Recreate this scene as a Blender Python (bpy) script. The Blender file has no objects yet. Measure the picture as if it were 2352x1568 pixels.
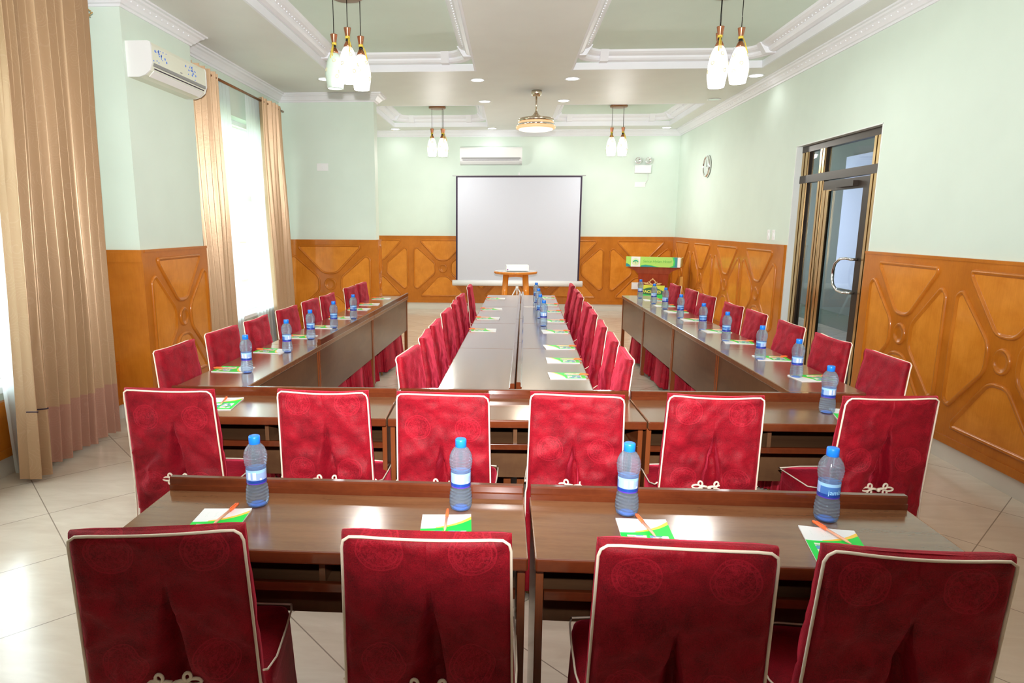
import bpy, bmesh, math, random
from mathutils import Vector, Matrix, noise
random.seed(7)
PI = math.pi
S = bpy.context.scene
COL = S.collection
ORD = ['first', 'second', 'third', 'fourth', 'fifth', 'sixth', 'seventh', 'eighth', 'ninth']

# ------------------------------------------------------------------ materials
def mat(name, col=(.8, .8, .8), rough=.5, metal=0., spec=.5, **kw):
    m = bpy.data.materials.new(name); m.use_nodes = True
    b = m.node_tree.nodes['Principled BSDF']
    b.inputs['Base Color'].default_value = (*col, 1)
    b.inputs['Roughness'].default_value = rough
    b.inputs['Metallic'].default_value = metal
    b.inputs['Specular IOR Level'].default_value = spec
    for k, v in kw.items():
        b.inputs[k.replace('_', ' ')].default_value = v
    return m
class NT:
    """tiny helper for building node graphs"""
    def __init__(s, m):
        s.m = m; s.t = m.node_tree; s.b = s.t.nodes['Principled BSDF']
    def n(s, typ, **kw):
        x = s.t.nodes.new(typ)
        for k, v in kw.items(): setattr(x, k, v)
        return x
    def l(s, a, b): s.t.links.new(a, b)
    def put(s, sock, v):
        if isinstance(v, (int, float)): sock.default_value = v
        elif isinstance(v, tuple): sock.default_value = v
        else: s.l(v, sock)
    def math(s, op, a, b=0., c=0.):
        x = s.n('ShaderNodeMath', operation=op)
        s.put(x.inputs[0], a); s.put(x.inputs[1], b); s.put(x.inputs[2], c)
        return x.outputs[0]
    def mix(s, f, a, b):
        x = s.n('ShaderNodeMix', data_type='RGBA')
        s.put(x.inputs[0], f)
        s.put(x.inputs[6], (*a, 1) if isinstance(a, tuple) and len(a) == 3 else a)
        s.put(x.inputs[7], (*b, 1) if isinstance(b, tuple) and len(b) == 3 else b)
        return x.outputs[2]
    def obj(s): return s.n('ShaderNodeTexCoord').outputs['Object']
    def gen(s): return s.n('ShaderNodeTexCoord').outputs['Generated']
    def xyz(s, v):
        x = s.n('ShaderNodeSeparateXYZ'); s.l(v, x.inputs[0]); return x.outputs
    def map(s, v, scale=(1, 1, 1), rot=(0, 0, 0), loc=(0, 0, 0)):
        x = s.n('ShaderNodeMapping'); s.l(v, x.inputs[0])
        x.inputs['Scale'].default_value = scale; x.inputs['Rotation'].default_value = rot
        x.inputs['Location'].default_value = loc
        return x.outputs[0]
    def noise(s, v, scale=5., detail=2., rough=.5, dist=0.):
        x = s.n('ShaderNodeTexNoise'); s.l(v, x.inputs['Vector'])
        x.inputs['Scale'].default_value = scale; x.inputs['Detail'].default_value = detail
        x.inputs['Roughness'].default_value = rough; x.inputs['Distortion'].default_value = dist
        return x.outputs['Fac']
    def ramp(s, f, stops):
        x = s.n('ShaderNodeValToRGB'); s.l(f, x.inputs[0])
        e = x.color_ramp.elements
        while len(e) < len(stops): e.new(.5)
        for i, (p, c) in enumerate(stops):
            e[i].position = p; e[i].color = (*c, 1)
        return x.outputs[0]
    def bump(s, h, strength=.2, dist=.01):
        x = s.n('ShaderNodeBump'); s.l(h, x.inputs['Height'])
        x.inputs['Strength'].default_value = strength; x.inputs['Distance'].default_value = dist
        s.l(x.outputs[0], s.b.inputs['Normal']); return x
    def base(s, c): s.l(c, s.b.inputs['Base Color'])

def m_paint(name, col, rough=.6, spec=.35):
    m = mat(name, col, rough, spec=spec); t = NT(m)
    o = t.obj(); n = t.noise(o, 3., 3.)
    t.base(t.mix(n, tuple(c*.95 for c in col), tuple(min(1, c*1.04) for c in col)))
    t.bump(t.noise(o, 160., 2.), .06, .002)
    return m
def m_wood(name, dark, light, rough=.25, coat=.6, scale=(6, 6, 1.2), coatr=.08, nscale=3.):
    m = mat(name, light, rough); t = NT(m)
    o = t.map(t.obj(), scale)
    n = t.noise(o, nscale, 5., .6, .4); g = t.noise(t.map(o, (9, 9, .6)), 6., 3.)
    f = t.math('ADD', t.math('MULTIPLY', n, .75), t.math('MULTIPLY', g, .25))
    t.base(t.ramp(f, [(.32, dark), (.68, light)]))
    t.b.inputs['Specular IOR Level'].default_value = .15; t.b.inputs['Coat Weight'].default_value = coat; t.b.inputs['Coat Roughness'].default_value = coatr
    return m

M = {}
M['wall'] = m_paint('mint_wall_paint', (.69, .80, .715))
M['ceil'] = m_paint('ceiling_paint', (.77, .78, .745), .48, .35)
M['plaster'] = m_paint('white_plaster', (.84, .85, .90), .45)
M['jamb'] = m_paint('pale_jamb', (.80, .84, .82), .5)
M['wains'] = m_wood('orange_wainscot_frame', (.42, .125, .009), (.56, .18, .018), .28, .4, (2, 2, 2), .12, 2.)
M['field'] = m_wood('orange_wainscot_field', (.55, .175, .013), (.74, .275, .034), .28, .4, (2, 2, 2), .12, 2.5)
M['desk'] = m_wood('mahogany_desk_top', (.145, .060, .026), (.245, .112, .050), .2, 1., (.8, 8, 8), .16, 2.5)
M['deskedge'] = m_wood('mahogany_desk_edge', (.085, .017, .006), (.145, .033, .010), .18, .8, (.8, 8, 8), .06)
M['deskpanel'] = m_wood('mahogany_desk_panel', (.10, .045, .022), (.15, .075, .035), .3, .5, (.8, 8, 3), .12)
M['deskpost'] = m_wood('mahogany_desk_side', (.15, .038, .011), (.22, .06, .018), .25, .6, (5, 5, .8), .1)
M['cream'] = mat('cream_cord', (.86, .74, .60), .7)
M['chrome'] = mat('chrome', (.85, .85, .85), .08, 1.)
M['bronze'] = mat('bronze_metal', (.30, .14, .07), .3, 1.)
M['copper'] = mat('copper_metal', (.55, .22, .12), .28, 1.)
M['gold'] = mat('gold_metal', (.75, .48, .18), .3, 1.)
M['goldalu'] = mat('gold_anodised', (.62, .43, .20), .22, 1.)
M['darkalu'] = mat('dark_bronze_anodised', (.045, .032, .024), .35, .5)
M['white'] = mat('white_plastic', (.85, .86, .87), .35)
M['cream_plastic'] = mat('cream_plastic', (.78, .80, .68), .4)
M['grey_plastic'] = mat('grey_plastic', (.28, .28, .28), .45)
M['black'] = mat('black_cloth_edge', (.025, .010, .035), .7)
M['screen'] = mat('screen_fabric', (.56, .58, .66), .55)
M['cap'] = mat('blue_cap', (.01, .19, .80), .35)
M['bluedisc'] = mat('blue_bottom_disc', (.02, .22, .85), .2)
M['orange'] = mat('orange_pen', (.95, .16, .04), .3)
M['penclear'] = mat('pen_barrel', (.95, .45, .30), .2)
M['paper'] = mat('paper_edges', (.88, .88, .88), .7)
M['yellow'] = mat('yellow_cord', (.80, .60, .08), .6)
M['black_gloss'] = mat('black_bead', (.01, .01, .01), .1)
M['post'] = m_wood('pale_post_wood', (.60, .30, .07), (.75, .42, .12), .4, .2)
M['tablewood'] = m_wood('orange_table_wood', (.58, .17, .015), (.72, .26, .03), .2, .7)
M['podium'] = m_wood('red_brown_podium_wood', (.26, .035, .012), (.36, .06, .02), .25, .6)
M['signyellow'] = mat('sign_yellow_green', (.62, .66, .04), .4)
M['signdark'] = mat('sign_dark_green', (.01, .13, .04), .4)
M['signgreen'] = mat('sign_green', (.02, .60, .08), .4)
M['banner'] = mat('banner_lime', (.42, .74, .12), .4)
M['bannertext'] = mat('banner_text_green', (.12, .52, .06), .5)
M['teal'] = mat('banner_teal', (.01, .26, .30), .4)
M['signtext'] = mat('sign_text_yellow', (.80, .78, .10), .4)
M['blueflower'] = mat('blue_flower_print', (.10, .25, .85), .4)

def m_emit(name, col, s):
    m = bpy.data.materials.new(name); m.use_nodes = True
    b = m.node_tree.nodes['Principled BSDF']
    b.inputs['Base Color'].default_value = (col[0]*.5, col[1]*.5, col[2]*.5, 1)
    b.inputs['Emission Color'].default_value = (*col, 1); b.inputs['Emission Strength'].default_value = s
    return m
M['led'] = m_emit('downlight_led', (1, .98, 1.), 6.)
M['shade_on'] = m_emit('lit_opal_glass', (1, .99, .95), .78)
M['shade_on_dim'] = m_emit('lit_opal_glass_soft', (1, 1, .96), 1.05)
M['shade_off'] = mat('unlit_opal_glass', (.70, .84, .74), .15)
M['ring'] = mat('shade_ring_print', (.74, .70, .48), .4)
M['fanlight'] = m_emit('fan_lamp_diffuser', (1, .93, .82), .9)
M['fanring'] = m_emit('fan_lamp_ring', (1, .58, .30), .55)
M['fanbrass'] = mat('satin_nickel', (.72, .62, .50), .2, 1.)

def m_floor():
    m = mat('beige_floor_tile', (.6, .5, .4), .16, spec=.5); t = NT(m)
    x, y, z = t.xyz(t.obj())
    r2 = 1/math.sqrt(2)
    u = t.math('MULTIPLY', t.math('ADD', x, y), r2/.6); v = t.math('MULTIPLY', t.math('SUBTRACT', y, x), r2/.6)
    u = t.math('ADD', u, -.47/.6+10); v = t.math('ADD', v, -2.975/.6+20)
    fu = t.math('FRACT', u); fv = t.math('FRACT', v)
    def edge(f): return t.math('LESS_THAN', t.math('MINIMUM', f, t.math('SUBTRACT', 1., f)), .0045)
    g = t.math('MAXIMUM', edge(fu), edge(fv))
    cx = t.n('ShaderNodeCombineXYZ'); t.put(cx.inputs[0], t.math('FLOOR', u)); t.put(cx.inputs[1], t.math('FLOOR', v))
    wn = t.n('ShaderNodeTexWhiteNoise'); t.l(cx.outputs[0], wn.inputs[0])
    vein = t.noise(t.map(t.obj(), (1, 3.5, 1), (0, 0, .5)), 2.6, 5., .6, .6)
    c = t.ramp(vein, [(.3, (.60, .51, .41)), (.7, (.72, .64, .53))])
    c = t.mix(t.math('MULTIPLY', wn.outputs[0], .18), c, (.55, .47, .37))
    t.base(t.mix(g, c, (.30, .25, .20)))
    return m
M['floor'] = m_floor()
M['skirt'] = mat('pale_tile_skirting', (.66, .63, .56), .25)

def m_velvet():
    m = mat('red_brocade_cover', (.5, .01, .03), .62, spec=.25); t = NT(m)
    o = t.obj(); x, y, z = t.xyz(o)
    rnd = t.n('ShaderNodeObjectInfo').outputs['Random']
    ax = t.math('SUBTRACT', t.math('ABSOLUTE', x), .105)
    zz = t.math('ADD', z, t.math('MULTIPLY', rnd, .25))
    pz = t.math('SUBTRACT', t.math('MULTIPLY', t.math('FRACT', t.math('MULTIPLY', zz, 1/.30)), .30), .15)
    d = t.math('SQRT', t.math('ADD', t.math('MULTIPLY', ax, ax), t.math('MULTIPLY', pz, pz)))
    inside = t.math('LESS_THAN', d, .055)
    ring = t.math('LESS_THAN', t.math('ABSOLUTE', t.math('SUBTRACT', d, .0535)), .0016)
    ring2 = t.math('LESS_THAN', t.math('ABSOLUTE', t.math('SUBTRACT', d, .043)), .0013)
    orn = t.math('GREATER_THAN', t.noise(o, 95., 1., .5, 2.), .52)
    f = t.math('MAXIMUM', t.math('MULTIPLY', inside, t.math('MULTIPLY', orn, .75)), t.math('MAXIMUM', ring, ring2))
    cl = t.noise(o, 14., 4., .65)
    fine = t.noise(o, 420., 1.)
    base = t.ramp(t.math('ADD', t.math('MULTIPLY', cl, .55), t.math('MULTIPLY', fine, .45)), [(.30, (.105, .0016, .006)), (.74, (.43, .0045, .019))])
    t.base(t.mix(t.math('MULTIPLY', f, .32), base, (.62, .018, .045)))
    t.b.inputs['Sheen Weight'].default_value = .6; t.b.inputs['Sheen Roughness'].default_value = .35
    t.b.inputs['Sheen Tint'].default_value = (1, .07, .14, 1)
    h = t.math('ADD', t.math('MULTIPLY', t.noise(o, 60., 3., .6, 1.), .5), t.math('ADD', t.math('MULTIPLY', fine, .12), t.math('MULTIPLY', f, .2)))
    t.bump(h, .4, .009)
    return m
M['red'] = m_velvet()
M['redskirt'] = M['red']

def m_curtain(name, c1, c2):
    m = mat(name, c1, .38, .35, spec=.8); t = NT(m)
    o = t.obj(); w = t.n('ShaderNodeTexWave', wave_type='RINGS', rings_direction='SPHERICAL')
    vo = t.n('ShaderNodeTexVoronoi'); vo.inputs['Scale'].default_value = 6.5
    t.l(o, vo.inputs['Vector'])
    sw = t.math('SINE', t.math('MULTIPLY', vo.outputs['Distance'], 62.))
    sw = t.math('GREATER_THAN', sw, .80)
    msk = t.math('GREATER_THAN', t.noise(o, 9., 2.), .50)
    f = t.math('MULTIPLY', sw, msk)
    t.base(t.mix(t.math('MULTIPLY', f, .13), c1, c2))
    t.b.inputs['Sheen Weight'].default_value = .2
    t.b.inputs['Anisotropic'].default_value = .4
    t.bump(t.math('ADD', f, t.math('MULTIPLY', t.noise(o, 40., 2.), .3)), .35, .004)
    return m
M['curtain'] = m_curtain('gold_damask', (.54, .355, .20), (.72, .54, .38))
M['curtainpink'] = m_curtain('pink_gold_damask_hem', (.50, .27, .19), (.68, .46, .37))
M['lining'] = mat('curtain_lining', (.52, .33, .14), .6)

def m_sheer():
    m = bpy.data.materials.new('white_sheer'); m.use_nodes = True
    t = m.node_tree; n = t.nodes; n.remove(n['Principled BSDF'])
    out = n['Material Output']
    tr = n.new('ShaderNodeBsdfTransparent'); tl = n.new('ShaderNodeBsdfTranslucent'); df = n.new('ShaderNodeBsdfDiffuse')
    for x in (tl, df): x.inputs[0].default_value = (.78, .84, .84, 1)
    a = n.new('ShaderNodeMixShader'); a.inputs[0].default_value = .5
    t.links.new(tl.outputs[0], a.inputs[1]); t.links.new(df.outputs[0], a.inputs[2])
    b = n.new('ShaderNodeMixShader'); b.inputs[0].default_value = .92
    t.links.new(tr.outputs[0], b.inputs[1]); t.links.new(a.outputs[0], b.inputs[2])
    t.links.new(b.outputs[0], out.inputs[0])
    return m
M['sheer'] = m_sheer()
def m_water():
    m = mat('clear_water_bottle', (.72, .85, 1.), .02, Transmission_Weight=.80, IOR=1.30); t = m.node_tree
    b = t.nodes['Principled BSDF']; tr = t.nodes.new('ShaderNodeBsdfTransparent'); tr.inputs[0].default_value = (.70, .84, 1, 1)
    x = t.nodes.new('ShaderNodeMixShader'); x.inputs[0].default_value = .5
    t.links.new(tr.outputs[0], x.inputs[1]); t.links.new(b.outputs[0], x.inputs[2]); t.links.new(x.outputs[0], t.nodes['Material Output'].inputs[0])
    return m
M['water'] = m_water()
def m_glass():
    m = bpy.data.materials.new('window_glass'); m.use_nodes = True
    t = m.node_tree; n = t.nodes; n.remove(n['Principled BSDF']); out = n['Material Output']
    tr = n.new('ShaderNodeBsdfTransparent'); gl = n.new('ShaderNodeBsdfGlossy'); gl.inputs['Roughness'].default_value = .02
    tr.inputs[0].default_value = (.86, .90, .90, 1)
    lw = n.new('ShaderNodeLayerWeight'); pw = n.new('ShaderNodeMath'); pw.operation = 'POWER'; pw.inputs[1].default_value = 5.
    ma = n.new('ShaderNodeMath'); ma.operation = 'MULTIPLY_ADD'; ma.inputs[1].default_value = .55; ma.inputs[2].default_value = .04
    lw.inputs[0].default_value = .5
    t.links.new(lw.outputs['Facing'], pw.inputs[0]); t.links.new(pw.outputs[0], ma.inputs[0])
    mx = n.new('ShaderNodeMixShader')
    t.links.new(ma.outputs[0], mx.inputs[0]); t.links.new(tr.outputs[0], mx.inputs[1]); t.links.new(gl.outputs[0], mx.inputs[2])
    t.links.new(mx.outputs[0], out.inputs[0]); return m
M['glass'] = m_glass()

LAB = {}
for k, c in dict(lab_dark=(.01, .05, .30), lab_violet=(.10, .03, .42), lab_mid=(.06, .17, .48), lab_sky=(.30, .55, .85), lab_pale=(.30, .42, .74), lab_white=(.66, .73, .88), lab_text=(.35, .68, .95)).items():
    M[k] = mat('label_'+k[4:], c, .35)

def m_notebook():
    m = mat('notebook_cover', (.9, .9, .9), .4); t = NT(m)
    x, y, z = t.xyz(t.gen())                       # x 0..1 across, y 0..1 bottom to top
    # boundary of the green area: y = .56 + .26 x^2.2
    xx = t.math('POWER', t.math('MAXIMUM', x, .001), 2.4)
    b = t.math('ADD', .565, t.math('MULTIPLY', xx, .27))
    green = t.math('LESS_THAN', y, b)
    yb = t.math('ADD', b, t.math('MULTIPLY', x, .085))
    yel = t.math('LESS_THAN', y, yb)
    yel = t.math('MULTIPLY', yel, t.math('GREATER_THAN', x, .3))
    c = t.mix(yel, (.88, .89, .91), (1., .62, .07))
    c = t.mix(green, c, (.0, .72, .06))
    # white margin at the spine side
    # photo collage
    inx = t.math('MULTIPLY', t.math('GREATER_THAN', x, .12), t.math('LESS_THAN', x, .90))
    iny = t.math('MULTIPLY', t.math('GREATER_THAN', y, .10), t.math('LESS_THAN', y, .50))
    gap = t.math('GREATER_THAN', t.math('ABSOLUTE', t.math('SUBTRACT', x, .52)), .03)
    photo = t.math('MULTIPLY', t.math('MULTIPLY', inx, iny), gap)
    vo = t.n('ShaderNodeTexVoronoi', feature='F1', distance='CHEBYCHEV'); vo.inputs['Scale'].default_value = 7.
    t.l(t.map(t.gen(), (1, 1.6, .01)), vo.inputs['Vector'])
    wn = t.xyz(vo.outputs['Color'])[0]
    pc = t.ramp(wn, [(.0, (.03, .45, .08)), (.3, (.12, .27, .75)), (.45, (.80, .84, .86)), (.65, (.75, .70, .25)), (.8, (.85, .88, .90)), (1., (.05, .55, .08))])
    c = t.mix(photo, c, pc)
    # faint writing on the white part
    lines = t.math('LESS_THAN', t.math('FRACT', t.math('MULTIPLY', y, 22.)), .25)
    words = t.math('GREATER_THAN', t.noise(t.map(t.gen(), (40, 3, .01)), 1., 0.), .5)
    tx = t.math('MULTIPLY', t.math('MULTIPLY', lines, words), t.math('MULTIPLY', t.math('MULTIPLY', t.math('GREATER_THAN', x, .16), t.math('LESS_THAN', x, .62)), t.math('MULTIPLY', t.math('GREATER_THAN', y, .70), t.math('LESS_THAN', y, .87))))
    c = t.mix(t.math('MULTIPLY', tx, .35), c, (.35, .62, .50))
    t.base(c)
    return m
M['cover'] = m_notebook()

# ------------------------------------------------------------------ mesh helpers
class MB:
    def __init__(s): s.v = []; s.f = []; s.mi = []; s.smooth = []
    def add(s, verts, faces, mi=0, smooth=False):
        o = len(s.v); s.v += [tuple(p) for p in verts]
        for f in faces:
            s.f.append([i+o for i in f]); s.mi.append(mi); s.smooth.append(smooth)
    def box(s, x0, y0, z0, x1, y1, z1, mi=0):
        v = [(x, y, z) for z in (z0, z1) for y in (y0, y1) for x in (x0, x1)]
        s.add(v, [(0, 2, 3, 1), (4, 5, 7, 6), (0, 1, 5, 4), (2, 6, 7, 3), (0, 4, 6, 2), (1, 3, 7, 5)], mi)
    def bbox(s, x0, y0, z0, x1, y1, z1, r=.004, mi=0):
        """box with bevelled edges"""
        bm = bmesh.new(); bmesh.ops.create_cube(bm, size=1)
        for p in bm.verts:
            p.co = ((x0+x1)/2+p.co.x*(x1-x0), (y0+y1)/2+p.co.y*(y1-y0), (z0+z1)/2+p.co.z*(z1-z0))
        bmesh.ops.bevel(bm, geom=bm.edges[:], offset=min(r, .45*min(x1-x0, y1-y0, z1-z0)), segments=2, affect='EDGES', profile=.5)
        bm.verts.index_update()
        s.add([p.co for p in bm.verts], [[q.index for q in f.verts] for f in bm.faces], mi); bm.free()
    def loops(s, loops, closed=True, cap0=False, cap1=False, mi=0, smooth=True):
        n = len(loops[0]); o = len(s.v)
        for L in loops: s.v += [tuple(p) for p in L]
        m = n if closed else n-1
        for i in range(len(loops)-1):
            for j in range(m):
                a = o+i*n+j; b = o+i*n+(j+1) % n
                s.f.append([a, b, b+n, a+n]); s.mi.append(mi); s.smooth.append(smooth)
        if cap0: s.f.append([o+j for j in range(n)][::-1]); s.mi.append(mi); s.smooth.append(False)
        if cap1: s.f.append([o+(len(loops)-1)*n+j for j in range(n)]); s.mi.append(mi); s.smooth.append(False)
    def lathe(s, prof, seg=24, c=(0, 0, 0), mi=0, cap0=True, cap1=True):
        L = [[(c[0]+r*math.cos(2*PI*j/seg), c[1]+r*math.sin(2*PI*j/seg), c[2]+z) for j in range(seg)] for r, z in prof]
        s.loops(L, True, cap0, cap1, mi)
    def tube(s, pts, r, seg=8, closed=False, mi=0):
        pts = [Vector(p) for p in pts]; n = len(pts); L = []
        up = None
        for i, p in enumerate(pts):
            if closed: t = pts[(i+1) % n]-pts[i-1]
            else: t = pts[min(i+1, n-1)]-pts[max(i-1, 0)]
            if t.length < 1e-9: t = Vector((0, 0, 1))
            t.normalize()
            if up is None:
                up = Vector((0, 0, 1)) if abs(t.z) < .9 else Vector((1, 0, 0))
            a = t.cross(up); a = a.normalized() if a.length > 1e-6 else t.orthogonal().normalized()
            up = a.cross(t).normalized()
            rr = r[i] if isinstance(r, (list, tuple)) else r
            L.append([p+a*rr*math.cos(2*PI*k/seg)+up*rr*math.sin(2*PI*k/seg) for k in range(seg)])
        if closed: L.append(L[0])
        s.loops(L, True, not closed, not closed, mi)
    def grid(s, fn, nu, nv, mi=0, smooth=True, mfn=None):
        o = len(s.v)
        for j in range(nv+1):
            for i in range(nu+1): s.v.append(tuple(fn(i/nu, j/nv)))
        for j in range(nv):
            for i in range(nu):
                a = o+j*(nu+1)+i
                s.f.append([a, a+1, a+nu+2, a+nu+1]); s.mi.append(mfn((i+.5)/nu, (j+.5)/nv) if mfn else mi); s.smooth.append(smooth)
    def ball(s, c, r, seg=12, mi=0, sz=1.):
        prof = [(max(r*math.sin(PI*k/8), r*.02), -r*sz*math.cos(PI*k/8)) for k in range(9)]
        s.lathe(prof, seg, c, mi)
    def build(s, name, mats, parent=None, loc=None, fix=True):
        me = bpy.data.meshes.new(name); me.from_pydata(s.v, [], s.f)
        if not isinstance(mats, (list, tuple)): mats = [mats]
        for m in mats: me.materials.append(M[m] if isinstance(m, str) else m)
        for p, i, sm in zip(me.polygons, s.mi, s.smooth): p.material_index = i; p.use_smooth = sm
        if fix:
            bm = bmesh.new(); bm.from_mesh(me); bmesh.ops.recalc_face_normals(bm, faces=bm.faces[:]); bm.to_mesh(me); bm.free()
        me.update()
        o = bpy.data.objects.new(name, me); COL.objects.link(o)
        if parent is not None: o.parent = parent
        if loc: o.location = loc
        return o

def thing(name, label, cat, loc=(0, 0, 0), rz=0., group=None):
    o = bpy.data.objects.new(name, None); COL.objects.link(o)
    o.empty_display_size = .05
    o.location = loc; o.rotation_euler = (0, 0, rz)
    return tag(o, label, cat, group)
def tag(o, label, cat, group=None):
    o['label'] = label; o['category'] = cat
    if group: o['group'] = group
    return o
def struct(o):
    o['kind'] = 'structure'; return o
def dup(root, loc, rz, label, group=None):
    r = root.copy(); COL.objects.link(r); r.location = loc; r.rotation_euler = (0, 0, rz); r['label'] = label
    if group: r['group'] = group
    for ch in list(root.children):
        c = ch.copy(); COL.objects.link(c); c.parent = r
        for g in list(ch.children):
            d = g.copy(); COL.objects.link(d); d.parent = c
    return r
def text_mesh(body, size, extrude=.0006, shear=0.):
    cu = bpy.data.curves.new('lettering', 'FONT'); cu.body = body; cu.size = size; cu.extrude = extrude
    cu.align_x = 'CENTER'; cu.align_y = 'CENTER'; cu.shear = shear; cu.resolution_u = 3; cu.offset = .0016 if body.isupper() else 0.
    ob = bpy.data.objects.new('lettering', cu); COL.objects.link(ob)
    dg = bpy.context.evaluated_depsgraph_get()
    me = bpy.data.meshes.new_from_object(ob.evaluated_get(dg))
    bpy.data.objects.remove(ob); bpy.data.curves.remove(cu)
    return me
def text_obj(name, body, size, m, parent, loc, rot, extrude=.0006, shear=0., sx=1.):
    me = text_mesh(body, size, extrude, shear); me.materials.clear(); me.materials.append(M[m])
    o = bpy.data.objects.new(name, me); COL.objects.link(o); o.parent = parent; o.location = loc; o.rotation_euler = rot
    o.scale = (sx, 1, 1)
    return o

# ------------------------------------------------------------------ room dimensions (metres)
XR, YB, YF = 3.13, 12.56, -5.6           # right wall, back wall, wall behind the camera
XL, XP, XW = -3.30, -3.01, -3.18         # near window wall, pillar face, far window wall
ZC, ZW, ZS = 3.38, 1.43, .13             # ceiling, wainscot top, skirting top
# floor
b = MB(); b.box(-3.6, YF-.2, -.1, XR+2.2, YB+.2, 0); struct(b.build('floor', 'floor'))
# walls (solid slabs with real openings)
DY0, DY1, DZ = 5.86, 7.52, 2.50
b = MB()
b.box(XR, YF-.2, 0, XR+.16, DY0, ZC+.3); b.box(XR, DY1, 0, XR+.16, YB+.2, ZC+.3); b.box(XR, DY0, DZ, XR+.16, DY1, ZC+.3)
struct(b.build('wall_right', 'wall'))
b = MB(); b.box(-3.6, YB, 0, XR+.16, YB+.2, ZC+.3); struct(b.build('wall_back', 'wall'))
b = MB(); b.box(-3.6, YF-.2, 0, XR+.16, YF, ZC+.3); struct(b.build('wall_front', 'wains'))
W1 = (1.6, 4.45, .60, 2.85); W2 = (6.75, 8.62, .56, 2.86)
b = MB()
y0, y1, z0, z1 = W1
b.box(XL-.28, YF-.2, 0, XL, y0, ZC+.3); b.box(XL-.28, y1, 0, XL, 5.10, ZC+.3)
b.box(XL-.28, y0, 0, XL, y1, z0); b.box(XL-.28, y0, z1, XL, y1, ZC+.3)
struct(b.build('wall_left', 'wall'))
b = MB(); b.box(XL-.28, 5.10, 0, XP, 6.20, ZC+.3); struct(b.build('wall_left_pillar', 'wall'))
b = MB()
y0, y1, z0, z1 = W2
b.box(XW-.40, 6.20, 0, XW, y0, ZC+.3); b.box(XW-.40, y1, 0, XW, YB+.2, ZC+.3)
b.box(XW-.40, y0, 0, XW, y1, z0); b.box(XW-.40, y0, z1, XW, y1, ZC+.3)
struct(b.build('wall_left_far', 'wall'))
b = MB(); b.box(XW, 9.02, 0, -1.87, 9.22, ZC+.3); struct(b.build('wall_left_pier', 'wall'))

# ceiling with four recessed trays
RX = [(-2.13, -.41), (.67, 2.80)]; RY = [(3.75, 7.80), (9.93, 12.02)]
xs = [-3.6, RX[0][0], RX[0][1], RX[1][0], RX[1][1], XR+.2]; ys = [YF-.2, RY[0][0], RY[0][1], RY[1][0], RY[1][1], YB+.2]
b = MB()
for i in range(5):
    for j in range(5):
        if i in (1, 3) and j in (1, 3): continue
        b.box(xs[i], ys[j], ZC, xs[i+1], ys[j+1], ZC+.30)
bm_o = b.build('ceiling', 'ceil')
bm = bmesh.new(); bm.from_mesh(bm_o.data); bmesh.ops.remove_doubles(bm, verts=bm.verts[:], dist=1e-4)
seen = {}
for f in bm.faces:
    k = tuple(sorted(v.index for v in f.verts)); seen.setdefault(k, []).append(f)
bmesh.ops.delete(bm, geom=[f for fs in seen.values() if len(fs) > 1 for f in fs], context='FACES')
bm.to_mesh(bm_o.data); bm.free()
struct(bm_o)
def sweep(mb, path, prof, closed=False, mi=0):
    """profile (n, z): n = distance to the left of the travelling direction"""
    n = len(path); L = []
    for i, p in enumerate(path):
        p = Vector(p); a = Vector(path[i-1]) if (i > 0 or closed) else None; c = Vector(path[(i+1) % n]) if (i < n-1 or closed) else None
        d0 = (p-a).normalized() if a is not None else (c-p).normalized(); d1 = (c-p).normalized() if c is not None else d0
        n0 = Vector((-d0.y, d0.x)); n1 = Vector((-d1.y, d1.x))
        k = n0+n1; k = k/max(.3, k.dot(n0))
        L.append([(p.x+k.x*q, p.y+k.y*q, z) for q, z in prof])
    if closed: L.append(L[0])
    mb.loops(L, True, not closed, not closed, mi, False)
def rrect(x0, x1, y0, y1, r, seg=6):
    P = []
    for cx, cy, a0 in ((x1-r, y0+r, -PI/2), (x1-r, y1-r, 0), (x0+r, y1-r, PI/2), (x0+r, y0+r, PI)):
        for k in range(seg+1):
            a = a0+PI/2*k/seg; P.append((cx+r*math.cos(a), cy+r*math.sin(a)))
    return P
ti = 1
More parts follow.
